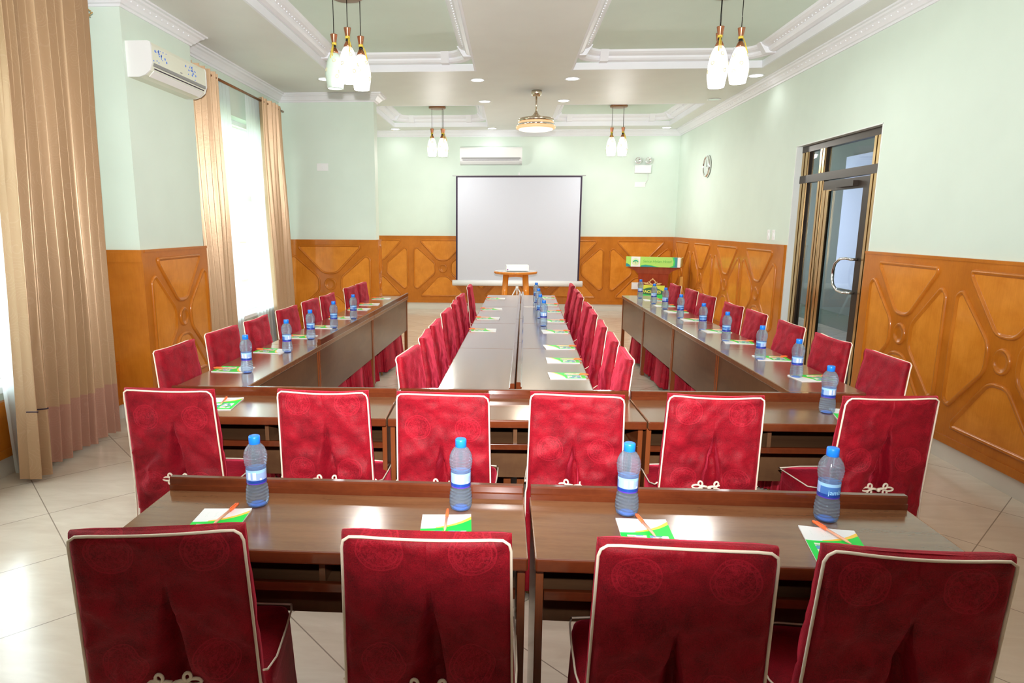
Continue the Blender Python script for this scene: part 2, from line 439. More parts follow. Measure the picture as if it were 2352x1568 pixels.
for (x0, x1) in RX:
    for (y0, y1) in RY:
        b = MB()
        # square lip
        sweep(b, [(x0, y0), (x1, y0), (x1, y1), (x0, y1)], [(0, ZC-.002), (.022, ZC-.002), (.022, ZC+.075), (0, ZC+.075)], True)
        # shelf with rounded hole + moulding on the hole's edge
        r = .30; ins = .05
        P = rrect(x0+ins, x1-ins, y0+ins, y1-ins, r, 8)
        sweep(b, P, [(-.03, ZC+.075), (.0, ZC+.070), (.035, ZC+.082), (.05, ZC+.10), (.055, ZC+.12), (.095, ZC+.135), (.12, ZC+.152), (.13, ZC+.175), (-.03, ZC+.175)], True)
        # corner blocks at both ends of every corner arc
        for (cx, cy, a0) in ((x1-ins-r, y0+ins+r, -PI/2), (x1-ins-r, y1-ins-r, 0), (x0+ins+r, y1-ins-r, PI/2), (x0+ins+r, y0+ins+r, PI)):
            for a in (a0, a0+PI/2):
                px, py = cx+math.cos(a)*r, cy+math.sin(a)*r
                tx, ty = -math.sin(a), math.cos(a); nx, ny = -math.cos(a), -math.sin(a)
                w = .045; pts = []
                for z in (ZC+.064, ZC+.178):
                    dn = .075 if z < ZC+.1 else .150
                    for (u, d) in ((-w, -.03), (w, -.03), (w, dn), (-w, dn)): pts.append((px+tx*u+nx*d, py+ty*u+ny*d, z))
                b.add(pts, [(0, 1, 2, 3), (4, 5, 6, 7), (0, 1, 5, 4), (1, 2, 6, 5), (2, 3, 7, 6), (3, 0, 4, 7)])
        # little ornamental studs along the moulding
        for k in range(int((y1-y0-.9)/.07)):
            for xx, sx in ((x0+ins, 1), (x1-ins, -1)):
                b.ball((xx+sx*.070, y0+.45+k*.07, ZC+.122), .007, 6)
        struct(b.build('trim_%d' % ti, 'plaster')); ti += 1
        b = MB()
        # shelf plate between square lip and rounded hole, then the tray top
        Q = []
        for (px, py) in P:
            cxm, cym = (x0+x1)/2, (y0+y1)/2
            dx = (x1-x0)/2; dy = (y1-y0)/2
            s_ = min(dx/max(1e-6, abs(px-cxm)), dy/max(1e-6, abs(py-cym)))
            Q.append((cxm+(px-cxm)*s_, cym+(py-cym)*s_))
        b.loops([[(p[0], p[1], ZC+.074) for p in Q], [(p[0], p[1], ZC+.074) for p in P]], True, smooth=False)
        b.box(x0-.0, y0-.0, ZC+.172, x1+.0, y1+.0, ZC+.22)
        struct(b.build('ceiling_tray_%d' % (ti-1), 'wall'))
# crown moulding around the walls
crown = [(0, 3.275), (.012, 3.275), (.020, 3.290), (.035, 3.296), (.050, 3.315), (.075, 3.340), (.095, 3.350), (.105, 3.362), (.125, 3.366), (.125, ZC+.004), (0, ZC+.004)]
path = [(XR, YF), (XR, YB), (XW, YB), (XW, 9.22), (-1.87, 9.22), (-1.87, 9.02), (XW, 9.02), (XW, 6.20), (XP, 6.20), (XP, 5.10), (XL, 5.10), (XL, YF)]
b = MB(); sweep(b, path, crown)
for k in range(110):
    yy = .5+k*.09
    if yy < YB-.2: b.ball((XR-.062, yy, 3.328), .008, 6)
for k in range(11): b.ball((XP+.062, 5.16+k*.09, 3.328), .008, 6)
struct(b.build('trim_%d' % ti, 'plaster')); ti += 1
# tiled skirting
sk = [(0, 0), (.014, 0), (.014, ZS-.004), (.010, ZS), (0, ZS)]
b = MB(); sweep(b, [(XR, YF), (XR, DY0)], sk); struct(b.build('baseboard_right', 'skirt'))
b = MB(); sweep(b, [(XR, DY1), (XR, YB), (XW, YB), (XW, 9.22), (-1.87, 9.22), (-1.87, 9.02), (XW, 9.02), (XW, 6.20), (XP, 6.20), (XP, 5.10), (XL, 5.10), (XL, YF)], sk)
struct(b.build('baseboard_back', 'skirt'))

# ------------------------------------------------------------------ wainscot with raised fields
def clip_poly(P, lo, hi):
    for s, lim in ((1, lo), (-1, -hi)):
        out = []
        for i in range(len(P)):
            a, c = P[i-1], P[i]
            ia, ic = s*a[0] >= lim, s*c[0] >= lim
            if ia != ic:
                t = (lim/s-a[0])/(c[0]-a[0]); out.append((lim/s, a[1]+t*(c[1]-a[1])))
            if ic: out.append(c)
        P = out
        if len(P) < 3: return []
    # drop doubled points
    Q = []
    for p in P:
        if not Q or (Vector(p)-Vector(Q[-1])).length > 1e-3: Q.append(p)
    if len(Q) > 2 and (Vector(Q[0])-Vector(Q[-1])).length < 1e-3: Q.pop()
    return Q
def inset_poly(P, d):
    n = len(P); area = sum(P[i-1][0]*P[i][1]-P[i][0]*P[i-1][1] for i in range(n)); sg = 1 if area > 0 else -1
    out = []
    for i in range(n):
        a, p, c = Vector(P[i-1]), Vector(P[i]), Vector(P[(i+1) % n])
        d0 = (p-a).normalized(); d1 = (c-p).normalized()
        n0 = Vector((-d0.y, d0.x))*sg; n1 = Vector((-d1.y, d1.x))*sg
        k = n0+n1; k = k/max(.25, k.dot(n0)); q = p+k*d; out.append((q.x, q.y))
    return out
def round_poly(P, r, seg=4):
    n = len(P); out = []
    for i in range(n):
        a, p, c = Vector(P[i-1]), Vector(P[i]), Vector(P[(i+1) % n])
        la, lc = (a-p).length, (c-p).length; rr = min(r, la*.42, lc*.42)
        s0 = p+(a-p)/la*rr; s1 = p+(c-p)/lc*rr
        for k in range(seg+1):
            t = k/seg; q = s0*(1-t)**2+p*2*t*(1-t)+s1*t*t; out.append((q.x, q.y))
    return out
def wainscot(name, org, du, nrm, L, bosses, w, zt=ZW, zb=ZS, zc=.805, plain=False):
    """org: floor point at u=0; du: wall direction; nrm: into the room"""
    du = Vector((*du, 0)); nrm = Vector((*nrm, 0)); org = Vector((*org, 0)); b = MB()
    def T(u, z, h): return org+du*u+nrm*h+Vector((0, 0, z))
    def tb(u0, z0, h0, u1, z1, h1, mi=0):
        v = [T(u, z, h) for h in (h0, h1) for z in (z0, z1) for u in (u0, u1)]
        b.add(v, [(0, 2, 3, 1), (4, 5, 7, 6), (0, 1, 5, 4), (2, 6, 7, 3), (0, 4, 6, 2), (1, 3, 7, 5)], mi)
    th = .030
    tb(0, zb, 0, L, zt, th)
    tb(0, zb, th, L, zb+.055, th+.008)                 # plinth
    tb(0, zt-.022, th, L, zt, th+.006)                 # cap strip
    if plain:
        tb(0, zt-.10, th, L, zt-.022, th+.010)
    for u0 in ([] if plain else bosses):
        H = (zt-zb)/1.30; s = w/1.28
        def pt(x, z): return (u0+x*s, zc+z*H)
        polys = [[pt(-.445, .555), pt(.445, .555), pt(.445, .500), pt(.10, .142), pt(-.10, .142), pt(-.445, .500)],
                 [pt(-.445, -.555), pt(-.445, -.500), pt(-.10, -.142), pt(.10, -.142), pt(.445, -.500), pt(.445, -.555)],
                 [pt(-.590, -.37), pt(-.590, .37), pt(-.51, .422), pt(-.143, .100), pt(-.143, -.100), pt(-.51, -.422)],
                 [pt(.590, .37), pt(.590, -.37), pt(.51, -.422), pt(.143, -.100), pt(.143, .100), pt(.51, .422)]]
        for P in polys:
            P = clip_poly(P, .045, L-.045)
            if len(P) < 3: continue
            xs_ = [p[0] for p in P]
            if max(xs_)-min(xs_) < .07: continue
            Ls = []
            for d, h in ((0, 0), (.003, .011), (.010, .016), (.020, .015), (.027, .006), (.032, .003)):
                R = round_poly(inset_poly(P, d), .065-d*.6)
                Ls.append([T(u, z, th+h) for u, z in R])
            b.loops(Ls, True, False, False, 0, True)
            o = len(b.v)-len(Ls[-1]); b.f.append(list(range(o, len(b.v)))); b.mi.append(1); b.smooth.append(False)
        if .09 < u0 < L-.09:
            Ls = []
            for r, h in ((.088, 0), (.084, .012), (.075, .016), (.066, .013), (.060, .004), (.03, .006)):
                Ls.append([T(u0+r*s*math.cos(2*PI*k/24), zc+r*math.sin(2*PI*k/24), th+h) for k in range(24)])
            b.loops(Ls, True, False, True, 0, True)
    o = b.build(name, ['wains', 'field'])
    return struct(o)
wainscot('trim_%d' % ti, (XR, YF), (0, 1), (-1, 0), DY0-YF-.01, [5.226-YF-1.08*k for k in range(10)], 1.08); ti += 1
wainscot('trim_%d' % ti, (XR, DY1+.02), (0, 1), (-1, 0), YB-DY1-.05, [8.26-DY1-.02+1.2*k for k in range(-1, 4)], 1.2); ti += 1
wainscot('trim_%d' % ti, (XW, YB), (1, 0), (0, -1), XR-XW, [2.494-XW-1.262*k for k in range(6)], 1.262); ti += 1
wainscot('trim_%d' % ti, (XP, 5.10), (0, 1), (1, 0), 1.10, [.56], 1.08); ti += 1
wainscot('trim_%d' % ti, (XL, 5.10), (1, 0), (0, -1), XP+.03-XL, [], 1, plain=True); ti += 1
wainscot('trim_%d' % ti, (XW, 9.02), (1, 0), (0, -1), -1.87-XW, [.643], 1.29); ti += 1
wainscot('trim_%d' % ti, (-1.87, 8.99), (0, 1), (1, 0), .23, [.115], .55); ti += 1
wainscot('trim_%d' % ti, (XL, YF), (0, 1), (1, 0), 5.10-YF, [], 1, zt=.50, plain=True); ti += 1
wainscot('trim_%d' % ti, (XW, 6.20), (0, 1), (1, 0), 2.82, [], 1, zt=.48, plain=True); ti += 1

# ------------------------------------------------------------------ windows
def window(name, x, W, bars, tr):
    y0, y1, z0, z1 = W
    root = bpy.data.objects.new(name, None); COL.objects.link(root); root['kind'] = 'structure'
    f = MB(); t = .05
    xa, xb = x-.20, x-.14
    f.box(xa, y0, z0, xb, y1, z0+t); f.box(xa, y0, z1-t, xb, y1, z1)
    f.box(xa, y0, z0, xb, y0+t, z1); f.box(xa, y1-t, z0, xb, y1, z1)
    for yb in bars: f.box(xa, yb-t/2, z0, xb, yb+t/2, z1)
    f.box(xa, y0, tr-.035, xb, y1, tr+.035)
    f.build('window_frame', 'white', root)
    g = MB(); g.box(x-.173, y0+t, z0+t, x-.168, y1-t, z1-t); g.build('window_pane', 'glass', root)
    s = MB(); s.bbox(x-.22, y0-.05, z0-.045, x+.045, y1+.05, z0+.002, .008); s.build('window_sill', 'white', root)
window('window_1', XL, W1, [2.3, 3.0, 3.7], 2.0)
window('window_2', XW, W2, [7.68], 1.96)
# outside: lawn, low boundary wall and a pale building across the yard
b = MB(); b.box(-40, -25, -.35, -3.62, 45, -.25); struct(b.build('ground_outside', mat('lawn_outside', (.26, .31, .18), .9)))
b = MB(); b.box(-9.3, -20, -.25, -9.1, 40, 1.05); b.box(-9.36, -20, 1.05, -9.04, 40, 1.14); struct(b.build('boundary_wall_outside', mat('render_outside', (.55, .42, .30), .8)))
b = MB(); b.box(-26, 16, -.25, -18, 40, 5.0)
b.add([(-26.5, 15.5, 5), (-17.5, 15.5, 5), (-17.5, 40.5, 5), (-26.5, 40.5, 5), (-22, 15.5, 7), (-22, 40.5, 7)], [(0, 1, 4), (1, 2, 5, 4), (2, 3, 5), (3, 0, 4, 5)])
ob = b.build('house_outside', mat('pale_render_outside', (.80, .78, .75), .8)); tag(ob, 'pale house with pitched roof seen through the far window gap', 'house')

# ------------------------------------------------------------------ door
root = bpy.data.objects.new('door_1', None); COL.objects.link(root); root['kind'] = 'structure'
xa, xb = XR+.075, XR+.125
j = MB()
j.box(XR-.002, DY1-.010, 0, XR+.165, DY1+.002, DZ+.002); j.box(XR-.002, DY0-.002, 0, XR+.165, DY0+.008, DZ+.002); j.box(XR-.002, DY0, DZ-.008, XR+.165, DY1, DZ+.002)
j.build('jamb', 'jamb', root)
f = MB(); g = MB()
def post(y0, y1, z0=0, z1=DZ):
    """aluminium mullion: dark core with two gold strips on its room face"""
    f.box(xa, y0, z0, xb, y1, z1); w = (y1-y0)
    g.box(xa-.012, y0+w*.10, z0, xa, y0+w*.42, z1-.05); g.box(xa-.012, y0+w*.58, z0, xa, y0+w*.90, z1-.05)
post(7.36, 7.52); post(6.98, 7.10); post(5.98, 6.10)
f.box(xa, 5.86, 0, xb, 5.90, DZ)
f.box(xa-.014, 5.86, DZ-.075, xb, 7.52, DZ); f.box(xa-.018, 5.86, 2.10, xb, 7.52, 2.18)
f.build('frame', 'darkalu', root); g.build('gold_strip', 'goldalu', root)
gl = MB()
for (y0, y1) in ((5.90, 5.98), (6.10, 6.98), (7.10, 7.36)):
    gl.box(xa+.02, y0, 2.18, xa+.026, y1, DZ-.075)
for (y0, y1) in ((5.90, 5.98), (7.10, 7.36)): gl.box(xa+.02, y0, 0.02, xa+.026, y1, 2.10)
gl.build('fixed_glass', 'glass', root)
lf = MB(); gs = MB()
lf.box(xa-.002, 6.11, .01, xb-.01, 6.21, 2.09); lf.box(xa-.002, 6.88, .01, xb-.01, 6.97, 2.09)
lf.box(xa-.002, 6.21, .01, xb-.01, 6.88, .14); lf.box(xa-.002, 6.21, 1.99, xb-.01, 6.88, 2.09)
lfo = lf.build('door_leaf', 'darkalu', root)
gs.box(xa-.012, 6.83, .01, xa-.002, 6.885, 2.0); gs.box(xa-.012, 6.90, .01, xa-.002, 6.95, 2.0); gs.build('gold_strip', 'goldalu', lfo)
gl = MB(); gl.box(xa+.015, 6.21, .14, xa+.021, 6.88, 1.99); gl.build('glass', 'glass', lfo)
h = MB()
pts = [(xa, 6.17, 1.34)]+[(xa-.06, 6.17, 1.34), (xa-.065, 6.25, 1.345), (xa-.065, 6.36, 1.335), (xa-.065, 6.44, 1.29), (xa-.065, 6.47, 1.22), (xa-.065, 6.47, 1.15), (xa-.065, 6.44, 1.08), (xa-.065, 6.36, 1.035), (xa-.065, 6.25, 1.025), (xa-.06, 6.17, 1.03), (xa, 6.17, 1.03)]
h.tube(pts, .013, 10); h.build('handle', 'chrome', root)
c = MB(); c.box(xa-.05, 6.30, 2.01, xa-.002, 6.62, 2.06); c.build('door_closer', 'darkalu', root)
# corridor beyond the door
b = MB(); b.box(6.3, 3.5, 0, 6.4, 17, 3.4); b.box(XR+.16, 17, 0, 6.4, 17.1, 3.4); b.box(XR+.16, 3.4, 0, 6.4, 3.5, 3.4); b.box(XR+.16, 3.4, 3.4, 6.4, 17.1, 3.5)
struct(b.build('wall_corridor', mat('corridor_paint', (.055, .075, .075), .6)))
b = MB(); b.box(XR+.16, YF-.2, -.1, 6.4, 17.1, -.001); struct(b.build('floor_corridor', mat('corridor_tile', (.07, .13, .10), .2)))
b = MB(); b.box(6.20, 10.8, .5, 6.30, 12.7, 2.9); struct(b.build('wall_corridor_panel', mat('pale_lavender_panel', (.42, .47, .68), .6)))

# ------------------------------------------------------------------ lights: downlights
def downlight(x, y, on, lbl):
    t = thing('ceiling_downlight', lbl, 'downlight', (x, y, ZC), 0, 'recessed round downlights')
    r = MB(); r.lathe([(.088, .0), (.094, -.002), (.094, -.006), (.080, -.007), (.072, -.002), (.072, .0)], 28); r.build('trim_ring', 'white', t)
    d = MB(); d.lathe([(.0725, -.0015), (.0725, -.0045)], 28); d.build('diffuser', 'led' if on else 'chrome', t)
    if on:
        li = bpy.data.lights.new('downlight_lamp', 'SPOT'); li.energy = 3; li.spot_size = 2.7; li.spot_blend = .8; li.shadow_soft_size = .06
        lo = bpy.data.objects.new('downlight_lamp', li); COL.objects.link(lo); lo.parent = t; lo.location = (0, 0, -.02)
DL = [(-.42, 8.25, 1, 'lit downlight beyond the near trays, window side of the ceiling fan mount'),
      (.726, 8.23, 1, 'lit downlight beyond the near trays, door side of the ceiling fan mount'),
      (-.383, 9.63, 1, 'lit downlight just before the far window-side tray, near the fan'),
      (.735, 9.62, 1, 'lit downlight just before the far door-side tray, near the fan'),
      (-2.14, 12.24, 1, 'lit downlight in the back strip beside the pier'),
      (-.35, 12.24, 1, 'lit downlight in the back strip above the wall air conditioner'),
      (.70, 12.24, 1, 'lit downlight in the back strip behind the fan drum'),
      (2.79, 12.24, 1, 'lit downlight in the back strip in the door-side corner'),
      (2.86, 8.17, 1, 'lit downlight behind the near door-side pendant cluster'),
      (2.82, 9.62, 0, 'dark unlit downlight close to the wall above the clock'),
      (-2.27, 8.11, 1, 'lit downlight behind the near window-side pendant cluster')]
for x, y, on, lbl in DL: downlight(x, y, on, lbl)

# ------------------------------------------------------------------ pendant clusters
def ring_on_shade(b, prof, ang, z, rr):
    def rad(zz):
        for (r0, z0), (r1, z1) in zip(prof, prof[1:]):
            if min(z0, z1) <= zz <= max(z0, z1) and abs(z1-z0) > 1e-6: return r0+(r1-r0)*(zz-z0)/(z1-z0)
        return prof[0][0]
    P = []
    for k in range(16):
        a = 2*PI*k/16; zz = z+rr*math.sin(a); R = rad(zz)+.0005; th = ang+rr*math.cos(a)/max(.03, R)
        P.append((R*math.cos(th), R*math.sin(th), zz))
    b.tube(P, .0035, 5, True)
SH = [(.030, 0), (.040, -.012), (.055, -.040), (.069, -.085), (.079, -.140), (.082, -.175), (.079, -.215), (.070, -.262), (.066, -.285), (.063, -.285), (.067, -.26), (.076, -.215), (.078, -.17)]
def pendant_cluster(x, y, drops, lbl, off=None, far=False):
    zt = ZC+.172
    t = thing('pendant_cluster', lbl, 'pendant lamp', (x, y, zt), 0, 'three-shade pendant clusters')
    c = MB(); c.lathe([(.135, 0), (.140, -.008), (.140, -.030), (.128, -.036), (.03, -.040)], 32); c.build('canopy', 'bronze', t)
    for i, (dx, dy, zb) in enumerate(drops):
        L = zb-zt                      # bottom of the shade relative to the tray
        s0 = L+.285                    # shade top
        w = MB(); w.tube([(dx*.55 if far else dx, dy, -.036), (dx, dy, s0+.150)], .0035, 6); cord = w.build('cord', 'black_gloss', t)
        h = MB(); h.lathe([(.006, .152), (.031, .150), (.030, .146), (.017, .075), (.016, .068), (.012, .066), (.012, .046), (.020, .040), (.033, .012), (.034, 0), (.02, -.006)], 20); ho = h.build('lamp_holder', 'copper', t); ho.location = (dx, dy, s0)
        bd = MB(); bd.ball((0, 0, .052), .018, 12); bd.build('bead', 'black_gloss', ho)
        y_ = MB(); y_.lathe([(.0185, .066), (.021, .070), (.021, .082), (.0185, .086)], 14)
        a = -1.9+i*.8
        y_.tube([(.02*math.cos(a), .02*math.sin(a), .07), (.036*math.cos(a), .036*math.sin(a), .03), (.052*math.cos(a), .052*math.sin(a), -.02), (.06*math.cos(a), .06*math.sin(a), -.05)], .004, 6)
        y_.tube([(.02*math.cos(a+.3), .02*math.sin(a+.3), .07), (.038*math.cos(a+.3), .038*math.sin(a+.3), .03), (.054*math.cos(a+.3), .054*math.sin(a+.3), -.03)], .004, 6)
        y_.build('tassel', 'yellow', ho)
        sh = MB(); sh.lathe(SH, 28, cap0=False, cap1=False)
        so = sh.build('lamp_shade', 'shade_off' if off == i else 'shade_on', t); so.location = (dx, dy, s0)
        rg = MB()
        for k in range(3):
            for q, zz in ((0, -.07), (1.05, -.14), (.3, -.20)):
                ring_on_shade(rg, SH[:9], -1.4+k*2.1+q+i*.4, zz, .013)
        rg.build('ring_print', 'ring', so)
        if off != i:
            li = bpy.data.lights.new('pendant_bulb', 'POINT'); li.energy = 17 if y > 8 else 8; li.color = (1, .98, .94); li.shadow_soft_size = .06
            lo = bpy.data.objects.new('pendant_bulb', li); COL.objects.link(lo); lo.parent = t; lo.location = (dx, dy, s0-.292)
pendant_cluster(-1.40, 5.75, [(-.115, -.02, 2.79), (.02, -.09, 2.82), (.09, .09, 2.80)], 'cluster of three glass pendants in the near window-side tray, one shade unlit', 0)
pendant_cluster(1.76, 5.85, [(-.055, -.08, 2.815), (-.01, .09, 2.81), (.14, .0, 2.825)], 'cluster of three lit glass pendants in the near door-side tray')
pendant_cluster(-1.22, 11.0, [(-.085, -.03, 2.765), (.085, -.02, 2.765), (.09, .10, 2.775)], 'cluster of lit glass pendants in the far window-side tray')
pendant_cluster(1.73, 11.0, [(-.10, -.02, 2.765), (.075, -.05, 2.765), (.10, .09, 2.775)], 'cluster of lit glass pendants in the far door-side tray')

# ------------------------------------------------------------------ ceiling fan with drum lamp
t = thing('ceiling_fan', 'polished ceiling fan with glowing round drum lamp above the centre tables', 'ceiling fan', (.325, 8.93, ZC))
b = MB(); b.lathe([(.068, 0), (.072, -.02), (.066, -.05), (.048, -.072), (.02, -.078)], 28); b.build('canopy', 'fanbrass', t)
b = MB(); b.lathe([(.012, -.07), (.012, -.27)], 14); b.build('down_rod', 'fanbrass', t)
b = MB(); b.lathe([(.014, -.258), (.022, -.275), (.045, -.305), (.09, -.330), (.15, -.342), (.225, -.352), (.235, -.360), (.235, -.392), (.225, -.394)], 40); b.build('motor_housing', 'fanbrass', t)
b = MB(); b.lathe([(.226, -.392), (.236, -.396), (.236, -.418), (.226, -.422)], 40); b.build('glow_ring', 'fanring', t)
b = MB(); b.lathe([(.24, -.420), (.252, -.424), (.252, -.446), (.24, -.450)], 40); b.build('metal_ring', 'chrome', t)
b = MB(); b.lathe([(.245, -.448), (.262, -.452), (.264, -.470), (.25, -.482), (.228, -.484)], 40); b.build('glow_ring', 'fanring', t)
b = MB(); b.lathe([(.226, -.480), (.226, -.492), (.20, -.500), (.06, -.504)], 40); b.build('diffuser', 'fanlight', t)
li = bpy.data.lights.new('fan_lamp', 'AREA'); li.shape = 'DISK'; li.size = .40; li.energy = 22; li.color = (1, .86, .68)
lo = bpy.data.objects.new('fan_lamp', li); COL.objects.link(lo); lo.parent = t; lo.location = (0, 0, -.515)

# ------------------------------------------------------------------ desks
def desk_mesh_set(L, D, ledge, deep):
    P = {}
    b = MB(); b.bbox(-L/2+.0006, 0, .724, L/2-.0006, D, .76, .004); P['tabletop'] = (b, 'desk')
    b = MB(); b.bbox(-L/2+.002, -.004, .722, L/2-.002, .010, .7595, .005); P['edge_band'] = (b, 'deskedge')
    if ledge:
        b = MB(); prof = [(D-.028, .760), (D-.030, .779), (D-.024, .781), (D-.024, .800), (D-.021, .805), (D-.003, .805), (D, .802), (D, .760)]
        b.loops([[(x, y, z) for y, z in prof] for x in (-L/2+.004, L/2-.004)], True, True, True, smooth=False)
        P['ledge'] = (b, 'deskedge')
    for k, s in ((0, -1), (1, 1)):
        b = MB(); x0 = s*(L/2-.028); b.bbox(min(x0, x0+s*.022), .045 if deep else D-.052, .0, max(x0, x0+s*.022), D-.012, .7235, .002); P['side_panel%d' % k] = (b, 'deskpost')
    b = MB(); b.bbox(-L/2+.032, .09, .590, L/2-.032, D-.035, .606, .002); P['shelf'] = (b, 'deskpanel')
    b = MB(); b.bbox(-L/2+.032, .080, .588, L/2-.032, .096, .616, .002); P['shelf_rail'] = (b, 'deskedge')
    b = MB(); b.box(-.009, .10, .606, .009, D-.036, .723); P['shelf_divider'] = (b, 'deskpanel')
    b = MB(); b.box(-L/2+.033, D-.034, .335, L/2-.033, D-.018, .723); P['modesty_panel'] = (b, 'deskpanel')
    return P
DESKS = {}
def desk(L, D, ledge, x, y, rz, lbl, grp):
    deep = 'cross' in grp                       # the side and centre tables stand on front legs only where chairs tuck in
    key = (round(L, 3), D, ledge, deep)
    if key in DESKS: return dup(DESKS[key], (x, y, 0), rz, lbl, grp)
    t = thing('conference_desk', lbl, 'desk', (x, y, 0), rz, grp)
    for k, (b, m) in desk_mesh_set(L, D, ledge, deep).items(): b.build(k.rstrip('01'), m, t)
    DESKS[key] = t
    return t
def along(p, q, s): return (p[0]+(q[0]-p[0])*s, p[1]+(q[1]-p[1])*s)
# nearest row: two desks; second row: three desks
a1 = math.radians(.5)
desk(1.19, .40, True, -.531, 1.592, a1, 'dark mahogany desk in the nearest row, half on the curtain side', 'desks in the two cross rows')
desk(1.19, .40, True, .676, 1.602, a1, 'dark mahogany desk in the nearest row, half on the door side', 'desks in the two cross rows')
a2 = math.radians(2.0)
def row2pt(s): return (-.55+s*math.cos(a2), 2.815+s*math.sin(a2))
for s, w in ((-.60, 'at its curtain end'), (.595, 'in the middle, facing the centre tables'), (1.79, 'at its door end')):
    p = row2pt(s); desk(1.19, .40, True, p[0], p[1], a2, 'mahogany desk of the second cross row, '+w, 'desks in the two cross rows')
# window-side table, its inner (far from the users) edge runs along LI
LI0, LI1 = (-1.432, 3.30), (-1.254, 7.93)
thl = math.atan2(-(LI1[1]-LI0[1]), -(LI1[0]-LI0[0]))
nl = (-math.sin(thl), math.cos(thl))
cuts = [3.33, 4.58, 6.19, 7.93]
LN = [None]*3
for k in range(3):
    ya, yb_ = cuts[k], cuts[k+1]; L = (yb_-ya)/abs(math.sin(thl)); ym = (ya+yb_)/2
    xi = LI0[0]+(LI1[0]-LI0[0])*(ym-LI0[1])/(LI1[1]-LI0[1])
    desk(L, .40, k > 0, xi-nl[0]*.40, ym-nl[1]*.40, thl, 'long mahogany desk, %s from near end of the window-side table' % ORD[k], 'desks of the window-side table')
def left_in(y): return LI0[0]+(LI1[0]-LI0[0])*(y-LI0[1])/(LI1[1]-LI0[1])
RI0, RI1 = (1.523, 3.50), (1.446, 8.30)
thr = math.atan2(RI1[1]-RI0[1], RI1[0]-RI0[0]); nr = (-math.sin(thr), math.cos(thr))
def right_in(y): return RI0[0]+(RI1[0]-RI0[0])*(y-RI0[1])/(RI1[1]-RI0[1])
cuts = [3.47, 4.67, 5.88, 7.09, 8.30]
for k in range(4):
    ym = (cuts[k]+cuts[k+1])/2
    desk(1.208, .40, False, right_in(ym)-nr[0]*.40, ym-nr[1]*.40, thr, 'mahogany desk, %s from near end of the door-side table' % ORD[k], 'desks of the door-side table')
# centre tables: two runs back to back
thc = math.radians(-90-1.39); nc = (-math.sin(thc), math.cos(thc))
def cl_out(y): return -.378+(y-3.42)*.0242
def cr_out(y): return .468+(y-3.44)*.0242
CK = [3.36, 4.56, 5.77, 6.98, 8.19]
for k in range(4):
    ym = (CK[k]+CK[k+1])/2
    desk(1.208, .418, True, cl_out(ym), ym, thc, 'mahogany desk on the window side of the centre tables, %s from near end' % ORD[k], 'desks of the centre tables')
for k in range(4):
    ym = (CK[k]+CK[k+1])/2
    desk(1.208, .418, True, cr_out(ym), ym+.01, thc+PI, 'mahogany desk on the door side of the centre tables, %s from near end' % ORD[k], 'desks of the centre tables')

# ------------------------------------------------------------------ chairs
CH = .96
def back_y(z):                       # rear face of the back rest
    v = max(0., min(1., (z-.40)/(CH-.40)))
    return -.222-.050*v**1.15
def smooth(a, b_, x):
    t = max(0., min(1., (x-a)/(b_-a))); return t*t*(3-2*t)
def wr(x, z, seed, side):
    p = Vector((x*4.5+seed*7.3, z*4.5-seed*3.1, side*5.))
    d = noise.noise(p)*.010+noise.noise(p*3.1)*.005
    # diagonal pull folds towards the closure
    q = x*(1 if x > 0 else -1)
    d += .0095*math.sin((z*34+q*38+seed*2.1)+3*noise.noise(p*.7))*smooth(.9, .5, z)*smooth(.02, .08, q)
    # irregular creases running down towards the closure
    sg = 1 if x > 0 else -1
    rg = 1-abs(noise.noise(Vector((x*5-sg*z*3.2+seed*3.3, z*9+sg*x*5, seed*1.9+side))))
    d -= .012*max(0, rg-.72)/.28*(.35+.65*smooth(.95, .6, z))
    rg = 1-abs(noise.noise(Vector((x*9+sg*z*5-seed*2.3, z*12-sg*x*7, seed*4.1-side))))
    d -= .006*max(0, rg-.75)/.25
    d += .0035*math.sin(z*70+noise.noise(p*1.3)*6)*smooth(CH-.11, CH-.01, z)
    return d
def pleat(x, z, seed):
    zt = (.84, .74, .80)[seed % 3]
    g = smooth(zt, .58, z)
    if g <= 0: return 0.
    w = .010+.050*g; dep = .060*min(1, g*1.6)
    if seed % 3 == 1: w *= .7
    c = (.004, -.010, .006)[seed % 3]
    xx = x-c
    if -w*.8 < xx < w*.55:
        return dep*smooth(-w*.8, w*.25, xx)
    if w*.55 <= xx < w*.68: return dep*(1-(xx-w*.55)/(w*.13))-.004*g
    return -.004*g*math.exp(-((xx-w)/.03)**2) if xx > 0 else 0.
def pleat_cw(z, seed):
    zt = (.84, .74, .80)[seed % 3]; g = smooth(zt, .58, z)
    return (.004, -.010, .006)[seed % 3], (.010+.050*g)*(.7 if seed % 3 == 1 else 1.)
